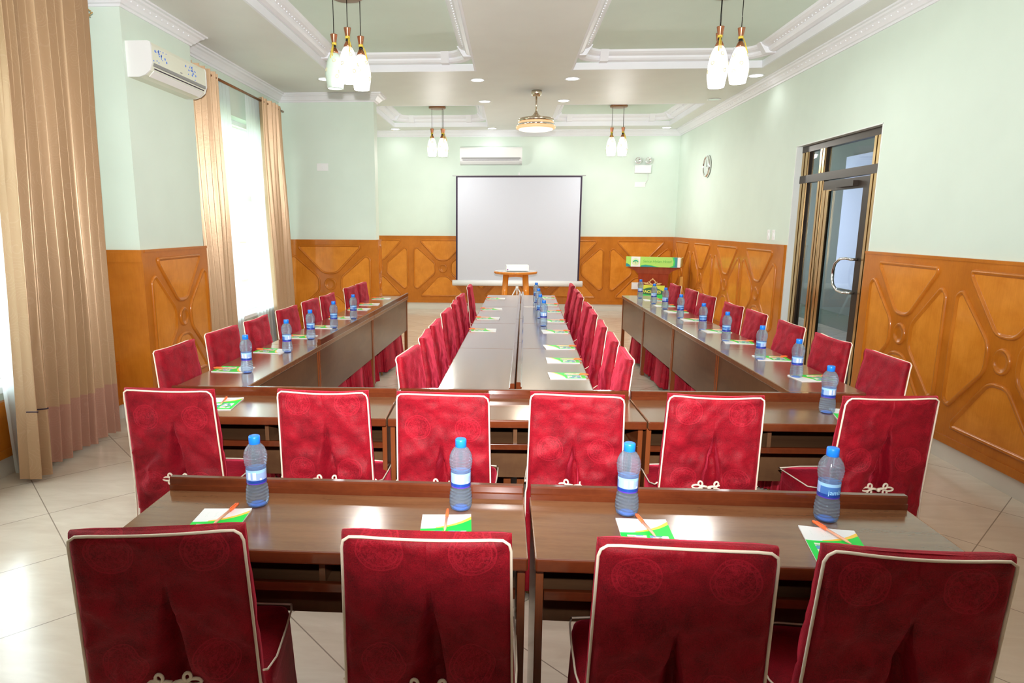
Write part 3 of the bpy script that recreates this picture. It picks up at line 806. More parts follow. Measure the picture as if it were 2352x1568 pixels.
def backrest(seed):
    b = MB(); nr_, nf = 56, 18; rows = 34; Ls = []
    zs = [.40+(CH-.40-.012)*k/rows for k in range(rows+1)]
    sag = (.006, .002, .010)[seed % 3]
    for z in zs+['t1', 't2']:
        top = isinstance(z, str)
        zz = CH-.012 if top else z
        v = (zz-.40)/(CH-.40)
        hw = .205-.013*v; th = .066-.022*v
        sc = 1.
        if top: sc = .80 if z == 't1' else .30
        zo = {'t1': .0095, 't2': .012}.get(z, 0) if top else 0
        P = []
        yr = back_y(zz)
        cc, ww = pleat_cw(zz, seed)
        kn = [-hw]+[-hw+(cc-.8*ww+hw)*(q/22) for q in range(1, 22)]+[cc-.8*ww+1.35*ww*q/11 for q in range(11)]+[cc+.55*ww+.13*ww*q/4 for q in range(4)]+[cc+.68*ww+(hw-cc-.68*ww)*q/18 for q in range(19)]
        for x in kn:
            u = x/hw
            e = .012*smooth(.90, 1., abs(u))
            y = yr+e
            if not top: y += pleat(x, zz, seed)+wr(x, zz, seed, 0)*smooth(1.0, .90, abs(u))
            else: y = yr+.5*th+(y-yr-.5*th)*sc
            P.append((x, y))
        for i in range(nf):
            u = 1-2*i/(nf-1); x = hw*u
            e = .012*smooth(.8, 1., abs(u))
            y = yr+th-e-.010*(1-u*u)*0+.008*(1-u*u)*math.sin(PI*v)
            if top: y = yr+.5*th+(y-yr-.5*th)*sc
            else: y += wr(x, zz, seed+5, 1)*.7
            P.append((x, y))
        Ls.append([(x, y, zz+zo-sag*(1-(x/hw)**2)*smooth(.75, 1, v)+(.004*smooth(.80, 1, abs(x)/hw)*0)) for x, y in P])
    b.loops(Ls, True, True, True)
    return b
def rear_pt(x, z, off=0.): return (x, back_y(z)-off, z)
def piping(seed):
    b = MB(); sag = (.006, .002, .010)[seed % 3]; P = []
    def hw(z): return .205-.013*(z-.40)/(CH-.40)
    for z in [.05, .18, .30, .42, .50]: P.append((-(hw(.42)+.018*smooth(.45, .05, z)), -.222-.012*smooth(.45, .05, z), z))
    for k in range(10):
        z = .53+k*(CH-.035-.53)/9; P.append((-hw(z)+.002, back_y(z)+.004, z))
    P += [(-hw(CH)+.006, back_y(CH)+.001, CH-.016), (-hw(CH)+.020, back_y(CH)+.000, CH-.006)]
    Q = [(-x, y, z) for x, y, z in P[::-1]]
    for k in range(1, 12):
        u = -1+2*k/12; P.append((u*(hw(CH)-.02), back_y(CH)+.0, CH-.004-sag*(1-u*u)))
    b.tube(P+Q, .0036, 6)
    for s in (-1, 1):
        b.tube([(s*.207, -.218, .555), (s*.210, -.19, .535), (s*.215, -.10, .506), (s*.217, .03, .500), (s*.215, .13, .493), (s*.208, .168, .487)], .0030, 6)
    b.tube([(-.208, .168, .487), (-.1, .180, .490), (.1, .180, .490), (.208, .168, .487)], .0030, 6)
    return b
def seat():
    b = MB(); Ls = []
    for z, k in ((.415, .98), (.44, 1.0), (.468, 1.0), (.484, .985), (.493, .93), (.497, .7), (.499, .3)):
        P = []
        for i in range(40):
            a = 2*PI*i/40; c, s = math.cos(a), math.sin(a); e = .22
            P.append((.211*k*math.copysign(abs(c)**e, c), .9*.218*k*math.copysign(abs(s)**e, s)-.022, z))
        Ls.append(P)
    b.loops(Ls, True, True, True); return b
def skirt(seed):
    b = MB(); N = 120; Ls = []
    for z in (.470, .44, .38, .30, .20, .12, .045):
        f = (.47-z)/.43; P = []
        for i in range(N):
            a = 2*PI*i/N; c, s = math.cos(a), math.sin(a); e = .2
            R = .219+.030*f
            x = (.209+.010*f)*math.copysign(abs(c)**e, c); y = R*math.copysign(abs(s)**e, s)
            am = .016*f if s > .4 else .006*f
            k = 1+am/R*(math.sin(i*1.05+seed)+.6*math.sin(i*.47+1.3*seed))
            P.append((x*k, .9*y*k-.022, z))
        Ls.append(P)
    b.loops(Ls, True, True, False); return b
def frog(seed):
    b = MB(); z0 = .552; Y = back_y(z0)-.007
    for s in (-1, 1):
        for (a, l, wd) in ((PI*.0, .036, .012), (PI*.42, .022, .012), (-PI*.42, .022, .012)):
            cx = s*(.030+.5*l*math.cos(a)); cz = z0+.5*l*math.sin(a)*1.3
            P = []
            for k in range(14):
                t = 2*PI*k/14; u = .5*l*math.cos(t); v = .5*wd*math.sin(t)*1.4
                P.append((cx+s*(u*math.cos(a)-v*math.sin(a)), Y, cz+u*math.sin(a)+v*math.cos(a)))
            b.tube(P, .0042, 6, True)
        b.tube([(s*.004, Y, z0), (s*.018, Y, z0+.003), (s*.032, Y, z0)], .0055, 6)
    b.ball((.004, Y-.002, z0-.003), .0085, 8)
    return b
CHAIRS = []
for sd in range(3):
    t = thing('covered_chair', '', 'chair', (0, 0, 0))
    backrest(sd).build('backrest', 'red', t); seat().build('seat', 'red', t); skirt(sd).build('skirt', 'red', t)
    piping(sd).build('piping', 'cream', t)
    frog(sd).build('frog_closure', 'cream', t)
    for sx in (-1, 1):
        for sy in (-1, 1):
            l = MB(); l.tube([(sx*.185, sy*.160-.02, .002), (sx*.180, sy*.155-.02, .42)], [.011, .013], 8); l.build('leg', 'gold', t)
    CHAIRS.append([t, False])
def chair(x, y, rz, lbl, grp, v):
    t, used = CHAIRS[v % 3]
    if not used:
        CHAIRS[v % 3][1] = True
        t.location = (x, y, 0); t.rotation_euler = (0, 0, rz); t['label'] = lbl; t['group'] = grp; return t
    return dup(t, (x, y, 0), rz, lbl, grp)
RB = .270           # distance of the rear top edge behind the chair's origin
# nearest row: rear top corner pairs (left, right) in metres
def from_pair(p, q, lbl, grp, v):
    mx, my = (p[0]+q[0])/2, (p[1]+q[1])/2; a = math.atan2(q[1]-p[1], q[0]-p[0])
    chair(mx-math.sin(a)*RB, my+math.cos(a)*RB, a, lbl, grp, v)
k = 1.0625
R1 = [((-.921, 1.188), (-.560, 1.249)), ((-.347, 1.235), (.015, 1.242)), ((.196, 1.237), (.549, 1.226)), ((.646, 1.246), (1.012, 1.226))]
R2 = [((-1.527, 2.361), (-1.145, 2.364)), ((-.91, 2.39), (-.54, 2.392)), ((-.43, 2.388), (-.07, 2.377)), ((.088, 2.429), (.45, 2.399)), ((.619, 2.445), (.989, 2.435)), ((1.269, 2.451), (1.673, 2.483))]
for i, (p, q) in enumerate(R1):
    from_pair((p[0]*k, p[1]*k), (q[0]*k, q[1]*k), 'red covered chair seen from behind, %s from the curtain end of the nearest row' % ORD[i], 'chairs of the nearest row', (0, 0, 1, 2)[i])
for i, (p, q) in enumerate(R2):
    from_pair((p[0]*k, p[1]*k), (q[0]*k, q[1]*k), 'red covered chair seen from behind, %s from the curtain end of second row' % ORD[i], 'chairs of the second row', (0, 2, 1, 1, 2, 0)[i])
LY = [(3.31, 3.65), (3.88, 4.19), (4.405, 4.75), (5.0, 5.32), (5.57, 5.89), (6.04, 6.41), (6.82, 7.23), (7.34, 7.64)]
for i, (ya, yb_) in enumerate(LY):
    y = (ya+yb_)/2; x = left_in(y)-.40-.115+.02
    chair(x+RB, y, -PI/2-.03+random.uniform(-.05, .05), 'red covered chair, %s from the near end along the window-side table' % ORD[i], 'chairs along the window-side table', i)
RYs = [(3.33, 3.69), (3.92, 4.22), (4.48, 4.83), (5.11, 5.45), (5.66, 5.91), (6.35, 6.67), (6.89, 7.22), (7.53, 7.87)]
for i, (ya, yb_) in enumerate(RYs):
    y = (ya+yb_)/2; x = right_in(y)+.40+.125
    chair(x-RB, y, PI/2+.05+random.uniform(-.05, .05), 'red covered chair, %s from the near end along the door-side table' % ORD[i], 'chairs along the door-side table', i+1)
CLY = [(3.22, 3.58), (3.81, 4.23), (4.28, 4.70), (4.91, 5.34), (5.52, 5.95), (6.06, 6.53), (7.07, 7.54)]
for i, (ya, yb_) in enumerate(CLY):
    y = (ya+yb_)/2; x = cl_out(y)-.185
    chair(x+RB, y, -PI/2-.03+random.uniform(-.05, .05)+(-.1 if i == 0 else 0), 'red covered chair, %s from near end on the window side of centre tables' % ORD[i], 'chairs along the centre tables', i+1)
CRY = [(3.31, 3.65), (3.82, 4.20), (4.38, 4.75), (4.97, 5.39), (5.47, 5.87), (6.21, 6.57), (6.67, 7.09), (7.38, 7.76)]
for i, (ya, yb_) in enumerate(CRY):
    y = (ya+yb_)/2; x = cr_out(y)+.190
    chair(x-RB, y, PI/2-.02+random.uniform(-.05, .05), 'red covered chair, %s from near end on the door side of centre tables' % ORD[i], 'chairs along the centre tables', i)

# ------------------------------------------------------------------ water bottles
def bottle_proto():
    t = thing('water_bottle', '', 'bottle')
    ctrl = [(.018, 0), (.027, .001), (.032, .006), (.0345, .016), (.0352, .030), (.0345, .048), (.0322, .066), (.0305, .078), (.0305, .125), (.0325, .136), (.0352, .150), (.0360, .162), (.0345, .176), (.0300, .188), (.0235, .198), (.0160, .205), (.0128, .209), (.0128, .216)]
    prof = []
    for (r0, z0), (r1, z1) in zip(ctrl, ctrl[1:]):
        n = max(1, int((z1-z0)/.0022))
        for q in range(n):
            u = q/n; z = z0+(z1-z0)*u; r = r0+(r1-r0)*u
            prof.append((r, z))
    prof.append(ctrl[-1])
    b = MB(); seg = 36; Ls = []
    for r, z in prof:
        L = []
        for j_ in range(seg):
            a = 2*PI*j_/seg; rr = r
            if .012 < z < .074: rr = r+.0011*math.sin((z+.0016*math.sin(3*a))*2*PI/.0105)
            elif .128 < z < .172: rr = r+.0011*math.sin((z+.0018*math.sin(3*a))*2*PI/.0095)
            if z < .012: rr = r*(1-.03*math.cos(5*a)*(1-z/.012))
            L.append((rr*math.cos(a), rr*math.sin(a), z))
        Ls.append(L)
    b.loops(Ls, True, True, True); b.build('body', 'water', t)
    bb = MB(); bb.lathe([(.006, .0030), (.021, .0034), (.024, .0060), (.016, .0085), (.004, .0070)], 20); bb.build('base', 'bluedisc', t)  # blue disc inside the bottle, close to its bottom
    c = MB(); n = 30; Ls = []
    for r, z in ((.0160, .2035), (.0172, .205), (.0172, .226), (.0160, .2295), (.010, .2300)):
        Ls.append([((r+(.0004 if i % 2 and .204 < z < .227 else 0))*math.cos(2*PI*i/n), (r+(.0004 if i % 2 and .204 < z < .227 else 0))*math.sin(2*PI*i/n), z) for i in range(n)])
    c.loops(Ls, True, True, True); c.build('cap', 'cap', t)
    l = MB(); names = ['lab_violet', 'lab_dark', 'lab_mid', 'lab_sky', 'lab_white', 'lab_pale']
    def mfn(u, v):
        if v < .10: return 0
        if v < .28: return 1
        if u > .52 and .34 < v < .86 and (.625 < u < .685 or .715 < u < .765): return 4      # printed text boxes
        if .82 < u < .86 and v < .42: return 4
        if v > .80: return 3
        return 2 if u < .5 else 5
    l.grid(lambda u, v: (.0312*math.cos(2*PI*u), .0312*math.sin(2*PI*u), .0785+.046*v), 56, 14, mfn=mfn)
    lo_ = l.build('label', names, t, fix=False)
    me = text_mesh('jambo', .021, .0); me.materials.clear(); me.materials.append(M['lab_text'])
    for p in me.vertices:
        a = PI*.5+p.co.x/.0316; z = .098+p.co.y
        p.co = (.0317*math.cos(a), .0317*math.sin(a), z)
    tx = bpy.data.objects.new('lettering', me); COL.objects.link(tx); tx.parent = lo_
    return t
BP = bottle_proto(); BUSED = [False]
def bottle(x, y, rz, lbl, grp):
    if not BUSED[0]:
        BUSED[0] = True; BP.location = (x, y, .7602); BP.rotation_euler = (0, 0, rz); BP['label'] = lbl; BP['group'] = grp; return
    dup(BP, (x, y, .7602), rz, lbl, grp)
g1 = 'bottles of drinking water'
for i, (x, y) in enumerate([(-.788, 1.872), (-.141, 1.892), (.375, 1.893)]):
    bottle(x, y, .25, 'clear blue-capped water bottle, %s from the curtain end of the nearest row' % ORD[i], g1)
bottle(.975, 1.895, PI*1.10, 'clear water bottle turned to show its jambo name, nearest row by the door', g1)
bottle(1.532, 3.075, .4, 'clear blue-capped water bottle on the door end of the second row', g1)
for i, (x, y) in enumerate([(-1.566, 3.675), (-1.539, 4.31), (-1.534, 4.835), (-1.506, 5.40), (-1.469, 5.955)]):
    bottle(x, y, .3+i*1.1, 'clear blue-capped water bottle, %s from near end of window-side table' % ORD[i], g1)
for i, (x, y) in enumerate([(1.704, 3.815), (1.687, 4.325), (1.685, 5.015), (1.664, 5.56), (1.658, 6.27), (1.675, 6.96), (1.656, 7.425), (1.617, 8.0)]):
    bottle(x, y, .2+i*.9, 'clear blue-capped water bottle, %s from near end of door-side table' % ORD[i], g1)
for i, (x, y) in enumerate([(.311, 5.655), (.302, 6.145), (.311, 6.725), (.316, 7.42)]):
    bottle(x, y, .5+i, 'clear blue-capped water bottle, %s from near end of the centre tables' % ORD[i], g1)

# ------------------------------------------------------------------ notebooks and pens
NP = thing('notebook', '', 'notebook')
b = MB(); b.box(-.074, -.105, 0, .074, .105, .0040); b.build('pages', 'paper', NP)
b = MB(); b.grid(lambda u, v: (-.0745+.149*u, -.1055+.211*v, .0044+.0022*smooth(.75, 1., u)*smooth(.5, 1., v)), 10, 12); b.build('cover', 'cover', NP)
PP = thing('ballpoint_pen', '', 'pen')
b = MB(); b.tube([(0, -.070, 0), (0, -.055, 0), (0, .022, 0)], [.0012, .0040, .0040], 8); b.build('barrel', 'penclear', PP)
b = MB(); b.tube([(0, .018, 0), (0, .020, 0), (0, .068, 0), (0, .074, 0)], [.0030, .0052, .0050, .0030], 8); b.box(-.0015, .024, .004, .0015, .060, .0075); b.build('cap', 'orange', PP)
NU = [False]
def notebook(x, y, a, pa, where, po=(0, 0)):
    """a: rotation of the notebook, pa: rotation of the pen, po: pen offset in the notebook's frame"""
    z = .7604
    px = x+po[0]*math.cos(a)-po[1]*math.sin(a); py = y+po[0]*math.sin(a)+po[1]*math.cos(a)
    ln = 'green and white notebook, '+where; lp = 'orange pen on the notebook, '+where
    if not NU[0]:
        NU[0] = True
        for o, l, q in ((NP, ln, (x, y, z, a)), (PP, lp, (px, py, z+.0118, pa))):
            o.location = q[:3]; o.rotation_euler = (0, 0, q[3]); o['label'] = l
        NP['group'] = 'conference notebooks'; PP['group'] = 'orange pens'
    else:
        dup(NP, (x, y, z), a, ln, 'conference notebooks'); dup(PP, (px, py, z+.0118), pa, lp, 'orange pens')
def nb_top(p, q, pa, where, po):
    """placed from the two far corners of the notebook"""
    a = math.atan2(q[1]-p[1], q[0]-p[0]); mx, my = (p[0]+q[0])/2, (p[1]+q[1])/2
    notebook(mx+math.sin(a)*.1055, my-math.cos(a)*.1055, a, pa, where, po)
nb_top((-.938, 1.822), (-.792, 1.832), -.10, 'first from the curtain end of nearest row', (.012, .055))
nb_top((-.251, 1.829), (-.108, 1.839), .03, 'second from the curtain end of nearest row', (.0, .055))
nb_top((.336, 1.849), (.482, 1.846), .20, 'third from the curtain end of nearest row', (.005, .050))
nb_top((.872, 1.84), (1.014, 1.812), .30, 'at the door end of nearest row', (.005, .065))
notebook(-1.41, 2.99, .1, .2, 'at the curtain end of second row', (0, .02))
notebook(1.62, 3.02, -.25, .1, 'at the door end of second row', (0, .02))
for i, y in enumerate([3.74, 4.33, 4.92, 5.42, 5.98, 6.62, 7.05, 7.62]):
    notebook(left_in(y)-.40+.135, y, -PI/2+random.uniform(-.18, .18), PI/2+random.uniform(-.3, .3), '%s from near end of window-side table' % ORD[i], (.01, -.045))
for i, y in enumerate([3.79, 4.36, 4.98, 5.48, 6.13, 6.72, 7.22, 7.76]):
    notebook(right_in(y)+.40-.135, y, PI/2+random.uniform(-.18, .18), -PI/2+random.uniform(-.3, .3), '%s from near end of door-side table' % ORD[i], (.01, -.045))
for i, y in enumerate([3.73, 4.17, 4.64, 5.34, 5.95, 6.62, 7.20, 7.90]):
    notebook(cr_out(y)-.125, y, PI/2+random.uniform(-.08, .12), -PI/2+random.uniform(-.12, .05), '%s from near end, door side of centre tables' % ORD[i], (.005, -.055))
for i, y in enumerate([5.37, 6.08, 6.76, 7.75]):
    notebook(cl_out(y)+.125, y, -PI/2+random.uniform(-.08, .08), PI/2+random.uniform(-.1, .05), '%s from near end, window side of centre tables' % ORD[i], (.005, -.055))

# ------------------------------------------------------------------ curtains
def sheet(x, yt0, yt1, yb0, yb1, zt, zb, folds, amp, seed, nu=150, nv=36, curl=0.):
    rnd = random.Random(seed); ph = [rnd.uniform(-.5, .5) for _ in range(folds+2)]
    def fn(u, v):
        z = zt+(zb-zt)*v
        f = u*folds; i = int(f); pz = ph[i]*(1-(f-i))+ph[min(i+1, folds+1)]*(f-i)
        ya = yt0+(yb0-yt0)*v**1.3; yb_ = yt1+(yb1-yt1)*v**1.3
        wob = .012*noise.noise(Vector((u*3+seed, z*.9, 1.7)))
        am = amp*(.75+.35*noise.noise(Vector((u*6+seed, z*.5, 0))))*(1-.25*v)
        a = 2*PI*(f+.35*pz)
        return (x+am*math.sin(a)+wob, ya+(yb_-ya)*u+.35*am*math.cos(a)*.6, z+.010*math.sin(u*folds*2+seed)*v)
    return fn
t = thing('gold_curtain', 'long gold damask curtain beside the nearest window and pillar', 'curtain', (-3.08, 4.3, 0))
b = MB(); fn = sheet(-3.07, 3.84, 4.72, 3.66, 4.66, 3.24, .035, 10, .064, 3, 260, 50)
fo = (lambda g: (lambda u, v: (g(u, v)[0]+3.08, g(u, v)[1]-4.3, g(u, v)[2])))
b.grid(fo(fn), 260, 50, mfn=lambda u, v: 1 if (v > .885 and u > .20) else 0); b.build('drape', ['curtain', 'curtainpink'], t)
fe = fo(fn)
b = MB(); b.tube([Vector(fe(u/40*.135, .865))+Vector((.030+.03*.865+.005, .01, 0)) for u in range(0, 41)], .004, 5); b.build('dark_seam', 'black', t)
b = MB()                                                            # overlapping leading panel
b.grid(lambda u, v: (fe(u*.14, v)[0]+.030+.03*v, fe(u*.14, v)[1]+.01, fe(u*.14, v)[2]-.004*v), 30, 50); b.build('front_panel', 'curtain', t)
b = MB(); b.tube([Vector(fe(.14, v/40))+Vector((.033+.03*v/40, .012, 0)) for v in range(0, 41)], .004, 5); b.build('lining_edge', 'lining', t)
b = MB(); b.grid(sheet(0, 3.66-3.6, 4.05-3.6, 3.76-3.6, 4.02-3.6, 3.24, .03, 4, .022, 9), 140, 30)
tag(b.build('sheer_curtain', 'sheer', None, (-3.19, 3.6, 0)), 'white sheer curtain hanging in front of the nearest window', 'sheer curtain')
def far_curtain(y, yt0, yt1, yb0, yb1, lbl, seed, folds):
    b = MB(); b.grid(sheet(0, yt0-y, yt1-y, yb0-y, yb1-y, 3.16, .03, folds, .062, seed), 150, 36)
    tag(b.build('gold_curtain', 'curtain', None, (-3.05, y, 0)), lbl, 'curtain', 'gold curtains of the far window')
far_curtain(6.5, 6.22, 6.80, 6.32, 6.93, 'gold curtain bunched behind the pillar at the far window', 5, 5)
far_curtain(8.4, 7.98, 8.72, 8.18, 8.95, 'gold curtain bunched beside the pier at the far window', 6, 6)
def far_sheer(y, yt0, yt1, yb0, yb1, lbl, seed):
    b = MB(); b.grid(sheet(0, yt0-y, yt1-y, yb0-y, yb1-y, 3.14, .03, 6, .020, seed), 110, 26)
    tag(b.build('sheer_curtain', 'sheer', None, (-3.12, y, 0)), lbl, 'sheer curtain', 'sheer curtains of the far window')
far_sheer(7.05, 6.78, 7.30, 6.85, 7.38, 'white sheer curtain next to the pillar-side gold curtain', 11)
far_sheer(7.95, 7.70, 8.14, 7.76, 8.45, 'white sheer curtain next to the pier-side gold curtain', 12)
def rod(name, x, y0, y1, z, lbl, fin):
    t = thing(name, lbl, 'curtain rod', (x, y0, z))
    b = MB(); b.tube([(0, 0, 0), (0, y1-y0, 0)], .014, 10); b.build('rod', 'bronze', t)
    for yy in (.15, (y1-y0)-.25):
        b = MB(); b.tube([(0, yy, .0), (-.10, yy, .0)], .008, 8); b.build('bracket', 'bronze', t)
    if fin:
        b = MB(); e = y1-y0
        b.ball((0, e+.012, 0), .018, 10)
        for sg, ph in ((1, 0), (-1, .4), (1, 1.2)):
            P = []
            for q in range(18):
                s_ = q/17; a = s_*PI*1.7+ph
                P.append((.02*math.sin(a+1)*s_, e+.02+.11*s_, sg*.022*math.sin(a)))
            b.tube(P, .0045, 6)
        b.build('finial', 'gold', t)
rod('curtain_rod', -3.10, .6, 4.74, 3.16, 'curtain rod with scrolled finial above the nearest window', True)
rod('curtain_rod', -3.05, 6.25, 8.80, 3.12, 'thin bronze curtain rod above the far window', False)

# ------------------------------------------------------------------ wall air conditioners
def ac(name, lbl, loc, rz, L, H, D, flowers):
    """local x along the wall, +y into the room"""
    t = thing(name, lbl, 'air conditioner', loc, rz, 'wall air conditioners')
    prof = [(0, 0), (0, H), (D*.88, H), (D*.97, H*.97), (D, H*.88), (D, H*.38), (D*.96, H*.30), (D*.90, H*.18), (D*.70, H*.06), (D*.45, 0)]
    b = MB(); b.loops([[(x, y, z) for y, z in prof] for x in (-L/2+.012, L/2-.012)], True, True, True, smooth=False)
    b.build('body', 'cream_plastic' if flowers else 'white', t)
    for s in (-1, 1):
        b = MB(); x0 = s*L/2
        pr = [(y*1.012, z*1.008-.001) for y, z in prof]
        b.loops([[(x, y, z) for y, z in pr] for x in (min(x0, x0-s*.014), max(x0, x0-s*.014))], True, True, True, smooth=False); b.build('end_cap', 'white', t)
    b = MB(); b.box(-L/2+.03, D*.965, H*.31, L/2-.03, D+.004, H*.40); b.build('grey_band', 'grey_plastic', t)
    b = MB(); b.add([(-L/2+.05, D*.93, H*.20), (L/2-.05, D*.93, H*.20), (L/2-.05, D*.72, H*.05), (-L/2+.05, D*.72, H*.05), (-L/2+.05, D*.95, H*.18), (L/2-.05, D*.95, H*.18), (L/2-.05, D*.74, H*.03), (-L/2+.05, D*.74, H*.03)], [(0, 1, 2, 3), (4, 5, 6, 7), (0, 1, 5, 4), (1, 2, 6, 5), (2, 3, 7, 6), (3, 0, 4, 7)]); b.build('louvre', 'white', t)
    b = MB(); b.box(-L/2+.05, D*.955, H*.235, L/2-.05, D*.975, H*.262); b.build('air_slot', 'black', t)
    if flowers:
        rr = random.Random(4); b = MB()
        for cx in (L*.36, -L*.22):
            for q in range(26):
                x = cx+rr.gauss(0, .055); z = H*.68+rr.gauss(0, .030)
                if not (H*.45 < z < H*.86) or abs(x) > L/2-.03: continue
                r = rr.choice((.004, .006, .010)); n = 7
                b.add([(x+r*math.cos(2*PI*k_/n), D+.0015, z+r*math.sin(2*PI*k_/n)) for k_ in range(n)]+[(x+r*math.cos(2*PI*k_/n), D-.002, z+r*math.sin(2*PI*k_/n)) for k_ in range(n)],
                      [list(range(n))]+[[k_, (k_+1) % n, n+(k_+1) % n, n+k_] for k_ in range(n)])
        b.build('flower_print', 'blueflower', t)
        b = MB(); b.box(-.015, D, H*.46, .015, D+.002, H*.49); b.build('badge', 'grey_plastic', t)
    return t
ac('air_conditioner', 'cream air conditioner with blue flower print on the pillar', (XP-.003, 5.60, 2.775), -PI/2, .93, .265, .205, True)
ac('air_conditioner', 'white air conditioner on the back wall above the projection screen', (-.37, YB+.003, 2.755), PI, 1.16, .31, .20, False)

# ------------------------------------------------------------------ projection screen on its tripod
YS = 12.20
t = thing('projection_screen', 'white black-bordered projection screen on a tripod at the back wall', 'projection screen', (.155, YS, 0))
def sx_(px): return px
b = MB(); b.box(-1.165, -.004, .60, 1.160, .004, 2.54); b.build('black_border', 'black', t)
b = MB(); b.grid(lambda u, v: (-1.132+2.260*u, -.010-.004*math.sin(u*5)*math.sin(v*4), .60+1.905*v), 24, 24)
b.build('screen_cloth', 'screen', t)
b = MB(); b.box(-1.23, -.012, 2.530, 1.22, .012, 2.545); b.build('top_bar', 'grey_plastic', t)
b = MB(); b.tube([(-1.23, 0, .555), (1.225, 0, .555)], .055, 14); b.build('housing', 'white', t)
b = MB(); b.box(-.012, .02, .35, .012, .045, 2.58); b.tube([(0, .03, 2.58), (0, -.02, 2.60), (0, -.02, 2.545)], .006, 6); b.build('pole', 'white', t)
b = MB(); b.tube([(0, -.01, .44), (0, -.01, .50)], .028, 10); b.build('collar', 'white', t)
for a in (-2.6, -.55, PI/2):
    b = MB(); b.tube([(.02*math.cos(a), .01+.02*math.sin(a), .46), (.30*math.cos(a), .01+.28*math.sin(a), .012)], .012, 8); b.build('leg', 'white', t)

# ------------------------------------------------------------------ round table and projector
YT = 10.4
t = thing('round_table', 'round orange wooden table with thick legs before the screen', 'table', (.105, YT, 0))
b = MB(); b.lathe([(.30, .868), (.335, .872), (.350, .885), (.352, .905), (.345, .912), (.2, .913)], 48); b.build('tabletop', 'tablewood', t)
b = MB(); b.lathe([(.336, .9132), (.336, .9145)], 48); b.build('glass_top', mat('table_glass', (.72, .75, .74), .06), t)
b = MB()
b.loops([[(x, y, z) for x, y, z in ((-.2, -.16, .80+.035*(1-abs(q))), (-.2, -.13, .80), (-.2, -.13, .868), (-.2, -.16, .868))] and [(-.2+.4*(q+1)/2, yy, zz) for yy, zz in ((-.165, .80+.03*(1-q*q)), (-.135, .80+.03*(1-q*q)), (-.135, .868), (-.165, .868))] for q in [-1+k_/6 for k_ in range(13)]], True, True, True, smooth=False)
b.loops([[(-.2+.4*(q+1)/2, yy, zz) for yy, zz in ((.135, .80+.03*(1-q*q)), (.165, .80+.03*(1-q*q)), (.165, .868), (.135, .868))] for q in [-1+k_/6 for k_ in range(13)]], True, True, True, smooth=False)
b.build('apron', 'tablewood', t)
for sx in (-1, 1):
    for sy in (-1, 1):
        b = MB(); b.loops([[(sx*(.155+o_*.06)+dx*w_, sy*(.14+o_*.05)+dy*w_, z) for dx, dy in ((-1, -.6), (-.6, -1), (.6, -1), (1, -.6), (1, .6), (.6, 1), (-.6, 1), (-1, .6))] for z, o_, w_ in ((.869, 0, .045), (.6, .25, .046), (.3, .6, .048), (0, 1., .050))], True, True, True); b.build('leg', 'tablewood', t)
t = thing('projector', 'white box projector standing on the round table', 'projector', (.13, YT-.03, .9147), .05)
b = MB(); b.bbox(-.18, -.13, .008, .18, .13, .098, .010); b.build('body', 'white', t)
b = MB(); b.tube([(-.158, -.129, .030), (-.158, -.134, .030)], .010, 10); b.build('indicator', mat('violet_lens', (.20, .03, .25), .3), t)
for sx in (-1, 1):
    b = MB(); b.lathe([(.012, 0), (.012, .010)], 10, (sx*.14, -.1, 0)); b.lathe([(.012, 0), (.012, .010)], 10, (sx*.14, .1, 0)); b.build('foot', 'grey_plastic', t)

# ------------------------------------------------------------------ podium
t = thing('podium', 'red-brown wooden podium with lime green hotel banner in the back corner', 'podium', (2.50, 11.25, 0), -.33)
b = MB(); b.loops([[(sx*w, sy*d+.0, z) for sx, sy in ((-1, -1), (1, -1), (1, 1), (-1, 1))] for z, w, d in ((0, .30, .22), (.06, .30, .22), (.062, .27, .20), (.5, .235, .18), (.86, .25, .19))], True, True, True, smooth=False); b.build('body', 'podium', t)
b = MB(); b.loops([[(sx*w, sy*d, z) for sx, sy in ((-1, -1), (1, -1), (1, 1), (-1, 1))] for z, w, d in ((.84, .265, .20), (.87, .28, .21), (.90, .33, .22), (.94, .43, .23), (.96, .43, .23))], True, True, True, smooth=False); b.build('cornice', 'podium', t)
b = MB(); b.box(-.43, -.26, .96, .43, .20, .99); b.add([(-.43, -.26, .99), (.43, -.26, .99), (.43, .20, .99), (-.43, .20, .99), (-.43, -.26, 1.06), (.43, -.26, 1.06), (.43, .20, 1.10), (-.43, .20, 1.10)], [(0, 1, 2, 3), (4, 5, 6, 7), (0, 1, 5, 4), (1, 2, 6, 5), (2, 3, 7, 6), (3, 0, 4, 7)]); b.build('reading_top', 'podium', t)
YBN = -.275
b = MB(); b.box(-.45, YBN, .955, .385, YBN+.012, 1.125); bo = b.build('banner', 'banner', t)
b = MB(); b.box(-.365, YBN-.002, .956, -.215, YBN, 1.124); b.build('white_panel', 'white', bo)
b = MB(); b.lathe([(.062, 0), (.062, .0015)], 28); o = b.build('emblem_disc', mat('emblem_pale', (.72, .86, .50), .4), bo); o.rotation_euler = (PI/2, 0, 0); o.location = (-.29, YBN-.002, 1.035)
b = MB()
for q in range(9):
    a = PI*(.12+.76*q/8); b.ball((-.29+.036*math.cos(a), YBN-.004, 1.030+.030*math.sin(a)), .011, 8, sz=1)
b.box(-.293, YBN-.006, 1.01, -.287, YBN-.002, 1.055); b.build('tree_emblem', mat('emblem_green', (.02, .42, .24), .4), bo)
def blob(P, y0, y1):
    n = len(P); b.add([(x, y0, z) for x, z in P]+[(x, y1, z) for x, z in P], [list(range(n)), list(range(n, 2*n))]+[[k_, (k_+1) % n, n+(k_+1) % n, n+k_] for k_ in range(n)])
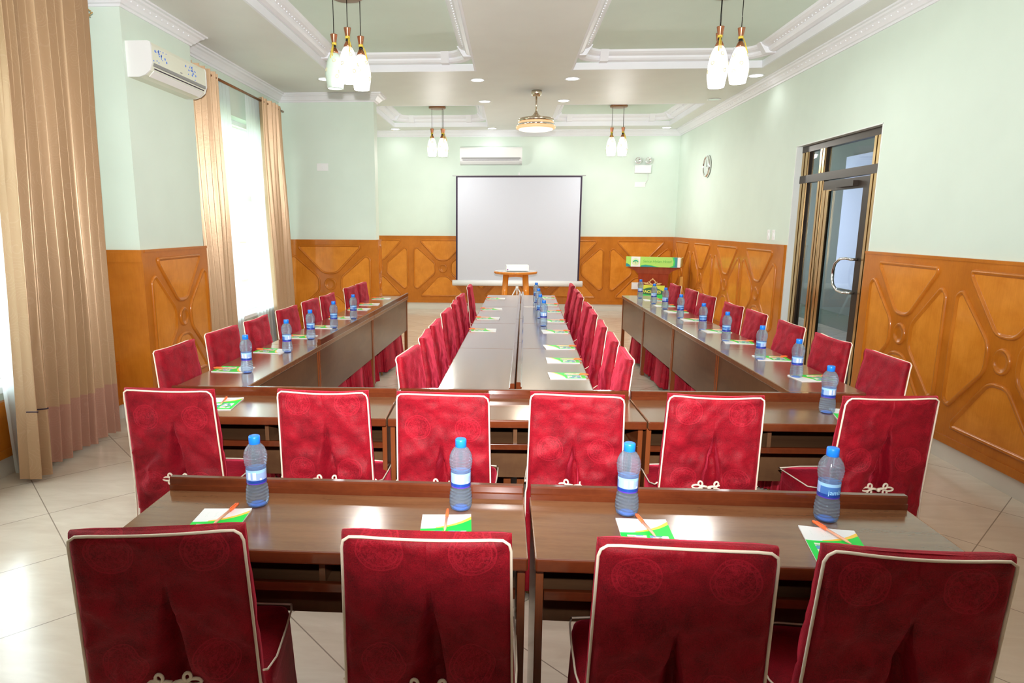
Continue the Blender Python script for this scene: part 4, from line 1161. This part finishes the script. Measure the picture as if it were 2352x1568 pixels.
for P, d in (([(.325, 1.124), (.385, 1.124), (.385, .956), (.315, .956), (.345, .99), (.350, 1.05)], .002), ([(-.20, .957), (.06, .957), (-.03, .975), (-.13, .985), (-.19, .975)], .0022), ([(-.45, .957), (-.372, .957), (-.385, .985), (-.42, 1.005), (-.45, 1.008)], .002)):
    b = MB(); blob(P, YBN-d, YBN); b.build('teal_shape', 'teal', bo)
for P, d in (([(.30, 1.124), (.325, 1.124), (.350, 1.05), (.345, .99), (.315, .956), (.26, .956), (.318, .985), (.325, 1.05)], .0015), ([(-.21, .9555), (.10, .9555), (-.03, .984), (-.13, .995), (-.20, .983)], .0012)):
    b = MB(); blob(P, YBN-d, YBN); b.build('green_shape', 'signgreen', bo)
text_obj('lettering', 'Sance Hylan Hotel', .062, 'bannertext', bo, (.06, YBN-.001, 1.050), (PI/2, 0, 0), .0012, .25, 1.)
b = MB(); b.box(.432, -.25, .965, .444, .18, 1.11); b.build('banner_return', mat('banner_side', (.62, .66, .30), .5), t)
b = MB(); b.box(.385, YBN, .958, .432, YBN+.012, 1.122); b.build('banner_edge', 'white', t)
# crest
b = MB()
for s in (-1, 1):
    b.tube([(0, -.222, .745), (s*.03, -.222, .73), (s*.05, -.222, .70), (s*.035, -.222, .675), (s*.01, -.222, .665)], .008, 8)
    b.tube([(s*.045, -.222, .69), (s*.075, -.222, .705), (s*.085, -.222, .685), (s*.07, -.222, .672)], .008, 8)
    b.tube([(s*.08, -.222, .672), (s*.11, -.222, .680), (s*.15, -.222, .682)], [.010, .009, .006], 8)
b.ball((0, -.222, .752), .013, 8); b.tube([(-.13, -.218, .665), (0, -.226, .660), (.13, -.218, .665)], .009, 8); b.build('gold_crest', mat('gold_paint', (.85, .55, .25), .45), t)
SG = -.222
b = MB(); b.bbox(-.22, SG-.012, .42, .205, SG, .648, .006); so = b.build('facilities_board', 'signyellow', t)
b = MB(); P = [(-.205, .475)]+[(-.205+.40*q/12, .545+.065*math.sin(PI*q/12)) for q in range(13)]+[(.195, .475)]
blob(P, SG-.0145, SG-.012); b.build('dark_arch', 'signdark', so)
b = MB(); blob([(-.205, .425), (.195, .425), (.195, .500), (0, .478), (-.205, .500)], SG-.0155, SG-.012); b.build('green_band', 'signgreen', so)
text_obj('lettering', 'FACILITIES', .066, 'signtext', so, (-.005, SG-.0165, .535), (PI/2, 0, 0), .0015, 0, .98)
b = MB(); b.box(0, 0, 0, .045, .045, .80); tag(b.build('wooden_post', 'post', None, (2.86, 10.95, 0)), 'pale wooden post standing beside the podium', 'post')

# ------------------------------------------------------------------ small wall things
t = thing('wall_clock', 'round chrome wall clock on the door-side wall', 'clock', (XR, 10.74, 2.57))
b = MB(); b.lathe([(.165, 0), (.172, .015), (.168, .038), (.152, .045), (.142, .040), (.140, .028)], 40, cap0=True, cap1=False); o = b.build('rim', 'chrome', t); o.rotation_euler = (0, -PI/2, 0)
b = MB(); b.lathe([(.142, .020), (.142, .026)], 40); o = b.build('dial', mat('pale_dial', (.62, .70, .66), .3), t); o.rotation_euler = (0, -PI/2, 0)
b = MB(); b.box(-.030, -.003, -.003, -.027, .003, .10); b.box(-.033, -.06, -.004, -.030, .004, .004); b.build('hand', 'black_gloss', t)
t = thing('emergency_light', 'twin-headed white emergency light on the back wall beside the far pendants', 'emergency light', (2.46, YB, 2.66))
b = MB(); b.bbox(-.15, -.07, -.06, .15, 0, .09, .01); b.build('housing', 'white', t)
for s in (-1, 1):
    b = MB(); b.lathe([(.020, 0), (.045, .02), (.062, .05), (.064, .075), (.055, .080), (.02, .06)], 20); o = b.build('lamp_head', 'chrome', t); o.rotation_euler = (PI/2, 0, 0); o.location = (s*.095, -.01, .165)
b = MB(); b.tube([(.10, -.008, -.06), (.11, -.008, -.16), (.06, -.008, -.25)], .006, 6); b.build('cable', 'white', t)
def plate(name, loc, rz, w, h, lbl, cat, n=1, grp=None):
    t = thing(name, lbl, cat, loc, rz, grp)
    b = MB(); b.bbox(-w/2, 0, -h/2, w/2, .010, h/2, .003); b.build('face_plate', 'white', t)
    for i in range(n):
        b = MB(); x = (i-(n-1)/2)*w/max(n, 1)*.9; b.bbox(x-.013, .009, -.022, x+.013, .015, .022, .002); b.build('rocker', 'white', t)
    return t
plate('wall_socket', (2.43, YB, 2.40), PI, .20, .09, 'white twin socket below the emergency light on the back wall', 'socket', 2)
plate('light_switch', (XR, 8.08, 1.535), PI/2, .07, .12, 'white light switch near the door, left of a matching switch', 'switch', 1)
plate('light_switch', (XR, 7.93, 1.535), PI/2, .07, .12, 'white light switch beside the door jamb, right of a matching switch', 'switch', 1)
plate('wall_socket', (-2.60, 9.02, 2.42), PI, .16, .10, 'pale blank socket plate high on the pier', 'socket', 1)
plate('wall_socket', (2.42, YB-.048, .50), PI, .13, .13, 'white socket on the wainscot beside the podium', 'socket', 1)

# ------------------------------------------------------------------ camera, daylight, flash
cam = bpy.data.cameras.new('camera'); co = bpy.data.objects.new('camera', cam); COL.objects.link(co)
p_, y_, r_ = .1798, .0647, .0037
fwd = Vector((-math.sin(y_)*math.cos(p_), math.cos(y_)*math.cos(p_), -math.sin(p_)))
rt = Vector((math.cos(y_), math.sin(y_), 0)); up = rt.cross(fwd)
R2 = rt*math.cos(r_)+up*math.sin(r_); U2 = up*math.cos(r_)-rt*math.sin(r_)
mx = Matrix.Identity(4)
for i in range(3): mx[i][0] = R2[i]; mx[i][1] = U2[i]; mx[i][2] = -fwd[i]
mx.translation = Vector((0, 0, 1.64))
co.matrix_world = mx
cam.sensor_fit = 'HORIZONTAL'; cam.sensor_width = 36.
cam.lens = 36*1472/2352
cam.shift_x = (1176-1073)/2352
cam.clip_start = .05; cam.clip_end = 200
S.camera = co

w = bpy.data.worlds.new('sky'); S.world = w; w.use_nodes = True
bg = w.node_tree.nodes['Background']; bg.inputs[0].default_value = (.92, .97, 1., 1); bg.inputs[1].default_value = 6.5

def lamp(name, typ, loc, energy, col=(1, 1, 1), rot=None, **kw):
    li = bpy.data.lights.new(name, typ); li.energy = energy; li.color = col
    for k_, v_ in kw.items(): setattr(li, k_, v_)
    o = bpy.data.objects.new(name, li); COL.objects.link(o); o.location = loc
    if rot: o.rotation_euler = rot
    return o
# added fill lights behind the camera, lifting surfaces that face it
for x, y in ((-1.4, -.3), (1.75, -.3)):
    lamp('fill_light_behind', 'POINT', (x, y, 3.0), 4, (1, .98, .95), shadow_soft_size=.12)
# the camera's own flash gun, just above the lens
fl = lamp('camera_flash', 'SPOT', (0, -.02, 1.86), 880, (1, .98, .96), spot_size=math.radians(106), spot_blend=.85, shadow_soft_size=.03)
fl.rotation_euler = (Vector((0., 1, .22))).to_track_quat('-Z', 'Y').to_euler()
# added fill light that brightens the corridor and its pale panel
lamp('corridor_fill', 'POINT', (4.9, 8.5, 2.9), 16, (.85, .92, 1), shadow_soft_size=.15)

S.view_settings.view_transform = 'Standard'; S.view_settings.look = 'None'; S.view_settings.gamma = 1
S.view_settings.exposure = .58
S.cycles.use_denoising = True
S.cycles.max_bounces = 10; S.cycles.diffuse_bounces = 5; S.cycles.glossy_bounces = 4; S.cycles.transmission_bounces = 8; S.cycles.transparent_max_bounces = 10
S.cycles.caustics_reflective = False; S.cycles.caustics_refractive = False
S.cycles.sample_clamp_indirect = 6.
